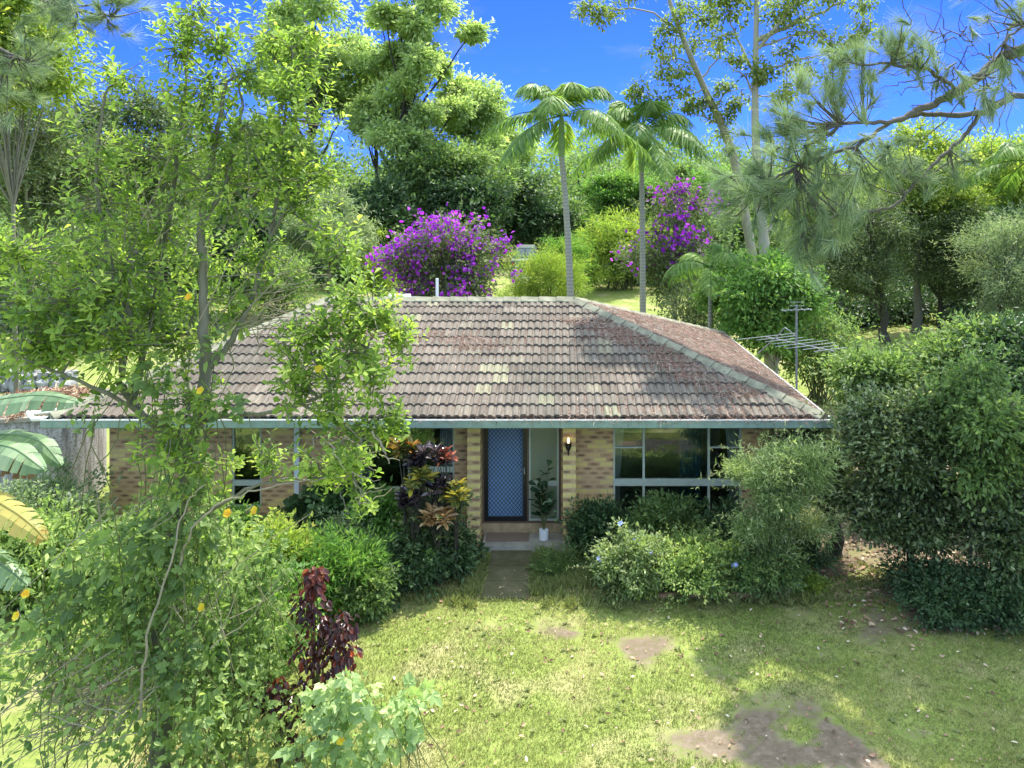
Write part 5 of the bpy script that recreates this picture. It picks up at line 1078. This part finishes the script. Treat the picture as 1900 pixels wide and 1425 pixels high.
vine('creeper', 'dark green ivy like climber hugging the near grey trunk', [(300, 1000, 50, 8.25, 60), (330, 1060, 50, 8.25, 60), (270, 1150, 55, 8.2, 60), (320, 1230, 55, 8.2, 60), (250, 1080, 50, 8.2, 45), (350, 920, 50, 8.2, 50), (360, 980, 45, 8.2, 50), (350, 1330, 60, 8.1, 60), (200, 1020, 50, 8.1, 40), (150, 1110, 60, 8.0, 50), (100, 1170, 55, 8.0, 40), (330, 760, 30, 8.2, 25), (420, 760, 26, 8.2, 20), (290, 700, 34, 8.2, 26)], 'forest', 'lobed', .125, base=(gx(300, 8.2), 8.2, 0), per=1.0)
vine('creeper', 'mass of lobed pale green leaves between the trunk and the copper plant', [(430, 1090, 80, 9.2, 280), (480, 1170, 80, 9.2, 280), (420, 1220, 90, 9.0, 300), (490, 1040, 60, 9.5, 200), (560, 1360, 70, 8.6, 110), (470, 1330, 80, 8.7, 200), (400, 1380, 80, 8.5, 220), (380, 1120, 70, 8.9, 200)], 'vine', 'lobed', .085, base=(gx(450, 9.2), 9.2, 0), per=1.3)
vine('creeper', 'large pale lobed leaves in the bottom centre of the photo', [(600, 1310, 45, 8.3, 36), (655, 1290, 40, 8.2, 26), (650, 1360, 50, 8.2, 34), (590, 1400, 45, 8.1, 26), (725, 1320, 36, 8.3, 20), (765, 1295, 34, 8.4, 14), (750, 1360, 30, 8.3, 12), (690, 1405, 30, 8.2, 10)], 'pale', 'lobed', .165, base=(gx(620, 8.3), 8.3, 0), per=1.7)
vine('creeper', 'low pale leaved creeper at the left foot of the thicket', [(60, 1010, 70, 9.5, 160), (30, 1200, 90, 8.8, 200), (110, 960, 60, 10, 160)], 'vine', 'dia', .09, base=(gx(60, 9.3), 9.3, 0), per=1.2)

# copper leaved plants
def copper(label, pts, D, n_, size):
    e = empty('copper_leaf_plant', (gx(pts[0][0], D), D, 0), label, 'shrub'); s_ = MB(); f_ = MB()
    for (x, y, rp) in pts:
        c = px(x, y, D); Rb = rp*D/F; s_.tube(wob(bez([e.location.x, D, 0], [(e.location.x+c[0])/2, D, c[2]*.5], c, 7), .01), np.linspace(.02, .006, 7), 6)
        k = n_; u = ball(k); P = c+u*Rb*rng.rand(k, 1)**.4; tone = np.clip(.25+.6*(rp < 28)+.25*rng.randn(k), 0, 1)*rng.rand(k)
        leaves(f_, 'oval', P, u*.7+[0, -.2, -.9]+.3*rng.randn(k, 3), u+[0, -.5, .5], size*(.7+.5*rng.rand(k)), tone, wscale=1.2)
    lpart(s_, 'stem', M['stem'], e, True); lpart(f_, 'foliage', M['copper'], e)
copper('tall copper plant with drooping dark red leaves beside the lawn', [(598, 1150, 42), (625, 1200, 40), (570, 1120, 30), (580, 1080, 24), (600, 1240, 42), (575, 1200, 36), (635, 1160, 28), (575, 1290, 36), (640, 1215, 26), (585, 1065, 16)], 9.2, 80, .095)
copper('smaller dark purple red plant at the foot of the tall copper plant', [(520, 1330, 38), (500, 1290, 30), (540, 1370, 36), (545, 1300, 28), (510, 1270, 18)], 8.9, 60, .09)

# crotons by the middle window
def croton(label, x, y, rp, mat, D, n_=90, size=.17, basex=None):
    X = gx(basex or x, D); e = empty('croton', (X, D, 0), label, 'shrub'); s_ = MB(); f_ = MB(); c = px(x, y, D); Rb = rp*D/F
    for i in range(8):
        u = ball(1)[0]*.8; u[2] = abs(u[2]); tip = c+u*Rb*[1, .8, .8]; s_.tube(wob(bez([X, D, 0], [X, D, c[2]*.7], tip, 7), .01), np.linspace(.010, .005, 7), 5)
        k = n_//5; an = np.arange(k)*2.4; h_ = rng.rand(k); d = np.stack([np.cos(an), np.sin(an), .9-1.1*h_], -1); leaves(f_, 'oval', tip-np.stack([0*h_, 0*h_, h_*.12], -1), d, np.array([0, 0, 1.])+.4*rng.randn(k, 3), size*(.6+.6*rng.rand(k)), wscale=.75)
    lpart(s_, 'stem', M['bark_dark'], e, True); lpart(f_, 'foliage', M[mat], e)
croton('orange and green croton with upright leaves at the left of the croton group', 745, 838, 30, 'croton_orange', 13.35, 110, .2, basex=752)
croton('blackish purple croton in front of the middle window', 797, 850, 34, 'croton_dark', 13.35, 150, .2)
croton('bright red croton tuft against the dark window', 828, 845, 18, 'croton_red', 13.3, 45, .12)
croton('yellow topped croton below the orange one', 775, 890, 26, 'croton_yellow', 13.2, 110, .2)
croton('small yellow and pink croton beside the left pillar', 846, 915, 26, 'croton_yellow', 13.3, 100, .2)
croton('dark red croton low between the yellow ones', 815, 905, 22, 'croton_dark', 13.3, 80, .2)
croton('low blackish croton near the bottom of the croton group', 770, 925, 24, 'croton_dark', 13.2, 90, .2)
croton('tan striped spiky croton near the ground left of the pillar', 812, 965, 26, 'croton_tan', 13.1, 120, .2)
shrub('mixed_shrub', 'green leafy shrub beneath the crotons', 'shrub', 800, 925, 0, 110, 13.6, 'olive', 'oval', .09, 3500, k=4, sub=.16)

# left bed shrubs
shrub('garden_shrub', 'bright green glossy shrub under the middle window sill', 'shrub', 710, 925, 0, 130, 14.1, 'bright', 'oval', .12, 6500, k=5, sub=.18, droop=.2)
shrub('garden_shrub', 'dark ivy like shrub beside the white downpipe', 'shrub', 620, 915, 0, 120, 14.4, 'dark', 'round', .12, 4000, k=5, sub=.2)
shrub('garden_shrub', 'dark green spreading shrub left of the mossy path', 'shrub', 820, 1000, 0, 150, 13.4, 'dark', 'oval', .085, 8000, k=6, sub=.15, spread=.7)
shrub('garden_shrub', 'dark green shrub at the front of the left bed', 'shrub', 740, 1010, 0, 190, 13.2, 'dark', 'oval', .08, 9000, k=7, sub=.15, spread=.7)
shrub('garden_shrub', 'small leaved pale shrub in the middle of the left bed', 'shrub', 640, 960, 0, 120, 13.5, 'grey', 'oval', .055, 6500, k=5, sub=.15)
shrub('garden_shrub', 'light green fern like shrub behind the copper plant', 'shrub', 620, 1010, 0, 150, 12.4, 'bright', 'thin', .15, 8000, k=6, sub=.18)
shrub('garden_shrub', 'lime green shrub left of the copper plant top', 'shrub', 500, 985, 0, 160, 12.2, 'yellow', 'dia', .10, 9000, k=6, sub=.18)
shrub('garden_shrub', 'green shrub under the narrow window behind the tree', 'shrub', 420, 965, 0, 150, 13.4, 'bright', 'oval', .09, 8000, k=6, sub=.18)
shrub('garden_shrub', 'low green shrub between the copper plant and the dark shrubs', 'shrub', 670, 1050, 0, 120, 12.3, 'forest', 'oval', .07, 6000, k=5, sub=.14)
shrub('garden_shrub', 'leafy green shrub in front of the left brick wall end', 'shrub', 250, 965, 0, 190, 13.4, 'vine', 'oval', .10, 8000, k=6, sub=.2)
shrub('garden_shrub', 'pale small leaved shrub below the water tank', 'shrub', 90, 880, 0, 240, 13.8, 'grey', 'oval', .08, 12000, k=7, sub=.2)
shrub('garden_shrub', 'green shrub low at the left edge below the yellowed banana leaf', 'shrub', 40, 960, 0, 190, 12.3, 'vine', 'dia', .10, 9000, k=6, sub=.2)
shrub('garden_shrub', 'large leaved green shrub under the trunk thicket', 'shrub', 330, 1000, 0, 260, 11.4, 'vine', 'oval', .10, 12000, k=8, sub=.2)
shrub('garden_shrub', 'light green lush shrub right of the thicket trunk', 'shrub', 470, 1090, 0, 200, 10.6, 'bright', 'dia', .09, 11000, k=7, sub=.18)
# right bed shrubs
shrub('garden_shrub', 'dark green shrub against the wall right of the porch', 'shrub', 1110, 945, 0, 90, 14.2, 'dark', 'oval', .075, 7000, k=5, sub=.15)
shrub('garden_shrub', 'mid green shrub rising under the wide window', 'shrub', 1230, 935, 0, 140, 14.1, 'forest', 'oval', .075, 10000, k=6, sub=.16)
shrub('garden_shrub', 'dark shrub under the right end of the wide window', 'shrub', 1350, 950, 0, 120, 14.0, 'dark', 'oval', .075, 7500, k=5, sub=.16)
shrub('plumbago', 'pale green shrub with sky blue flowers at the front of the right bed', 'shrub', 1180, 992, 0, 150, 12.95, 'silver', 'oval', .055, 11000, k=6, sub=.13, flowers=('blue', 14, .038), sh=2.5)
shrub('plumbago', 'blue flowered shrub beside the timber edging', 'shrub', 1290, 1012, 0, 180, 12.85, 'vine', 'oval', .055, 12000, k=7, sub=.13, flowers=('blue', 14, .038), sh=2.5)
shrub('plumbago', 'blue flowered shrub at the right corner of the bed', 'shrub', 1400, 1010, 0, 150, 12.85, 'forest', 'oval', .055, 10000, k=6, sub=.13, flowers=('blue', 14, .038), sh=2.5)
shrub('garden_shrub', 'dark green shrub at the right end of the bed by the dirt track', 'shrub', 1480, 990, 0, 90, 13.5, 'dark', 'oval', .06, 6000, k=4, sub=.14)
shrub('garden_shrub', 'yellowish low shrub beside the loose brick', 'shrub', 1500, 1075, 0, 60, 12.9, 'yellow', 'oval', .05, 1500, k=3, sub=.1)
shrub('garden_shrub', 'ferny ground shrub right of the mossy path', 'shrub', 1035, 1040, 0, 80, 13.6, 'forest', 'thin', .09, 4500, k=5, sub=.14, spread=.8)
shrub('garden_shrub', 'yellow green tuft among the blue flowers', 'shrub', 1180, 1075, 0, 70, 12.75, 'yellow', 'oval', .05, 1600, k=3, sub=.1)

# ------------------------------------------------------------------ banana plant at the left edge
be = empty('banana_plant', (gx(-120, 11), 11, 0), 'banana plant at the left edge with split grey green and yellowed leaves', 'banana plant'); b = MB(); b.tube(wob(bez(list(be.location), [be.location.x, 11, 1], [be.location.x+.1, 11, 2.2], 8), .02), np.linspace(.14, .08, 8), 12, rough=.1)
lpart(b, 'trunk', M['stem'], be, True)
def banana(pts, w, D, mat, lab=None, sag=.35):
    P = cr_path([px(x, y, d_) for x, y, d_ in pts], 10); k = len(P); T_ = norm(np.gradient(P, axis=0)); side = norm(np.cross(T_, [0, -.35, 1.])); up = np.cross(side, T_)
    t_ = np.linspace(0, 1, k); wd = w*np.sin(np.clip(.12+.88*t_, 0, 1)**.8*pi)**.55; m_ = MB(); m_.tube(P, np.linspace(.02, .006, k), 6)
    i = 0
    for sg in (-1, 1):
        i = 0
        while i < k-1:
            j = min(k-1, i+rng.randint(2, 6)); seg = np.arange(i, j+1); dr = sag*(.6+.8*rng.rand()); off = rng.rand()*.03
            V = []
            for s_ in seg:
                for q in (0, .5, 1): V.append(P[s_]+(side[s_]*sg*q*wd[s_])+up[s_]*(.10*q-.2*q*q)*w+np.array([0, 0, -dr*q*q*wd[s_]])+T_[s_]*(.25*q*w-off*q)+(T_[s_]*.012*(1 if s_ == seg[0] else -1 if s_ == seg[-1] else 0))*q)
            n_ = len(seg); F_ = [(3*a+c_, 3*a+c_+1, 3*a+c_+4, 3*a+c_+3) for a in range(n_-1) for c_ in (0, 1)]; m_.add(V, F_, rng.rand(len(F_))*.3+.7*rng.rand()); i = j
    o_ = lpart(m_, 'leaf', M[mat], be); 
    if lab: o_['label'] = lab
banana([(-120, 830, 11), (-40, 755, 10.8), (40, 735, 10.7), (100, 735, 10.6), (143, 745, 10.5)], .26, 11, 'banana', 'upper arching banana leaf')
banana([(-120, 850, 11), (-50, 815, 10.7), (20, 806, 10.6), (75, 820, 10.5), (112, 860, 10.4)], .24, 11, 'banana')
banana([(-120, 870, 11), (-40, 830, 10.2), (20, 830, 9.9), (80, 870, 9.8)], .28, 11, 'banana')
banana([(-120, 890, 11), (-40, 850, 10.6), (20, 856, 10.5), (62, 880, 10.4)], .2, 11, 'banana_dry', 'dried brown banana leaf')
banana([(-140, 900, 10), (-40, 915, 9.6), (20, 945, 9.4), (60, 975, 9.3), (84, 1000, 9.3)], .2, 10, 'banana_old', 'yellowed banana leaf')
banana([(-140, 960, 9.5), (-40, 1020, 9.3), (20, 1060, 9.2), (50, 1085, 9.2)], .2, 10, 'banana')
GR = {'croton': 'crotons in front of the middle window', 'garden_shrub': 'shrubs filling the garden beds', 'plumbago': 'blue flowered shrubs of the right bed', 'dark_tree': 'dark trees along the wood edge',
 'broad_tree': 'broad trees along the wood edge', 'gum_tree': 'smaller gum trees behind the house', 'tall_gum_tree': 'tall gum trees behind the house', 'yellow_tree': 'yellow green trees', 'olive_tree': 'olive trees at the right',
 'palm_tree': 'pair of tall palms', 'young_palm': 'young palms', 'bush': 'bushes on the lawn behind the house', 'pale_trunked_tree': 'pale trunked trees', 'purple_flowering_tree': 'purple flowering trees', 'creeper': 'creepers on the left',
 'dark_bush': 'dark bushes at the right', 'green_bush': 'green bushes at the right', 'low_bush': 'low bushes under the right shrubs', 'copper_leaf_plant': 'copper leaved plants', 'light_leaved_tree': 'light leaved small trees', 'pine_tree': 'pines'}
for o in bpy.data.objects:
    if o.parent is None and o.name.split('.')[0] in GR: o['group'] = GR[o.name.split('.')[0]]
print('faces', sum(len(o.data.polygons) for o in bpy.data.objects if o.type == 'MESH'))
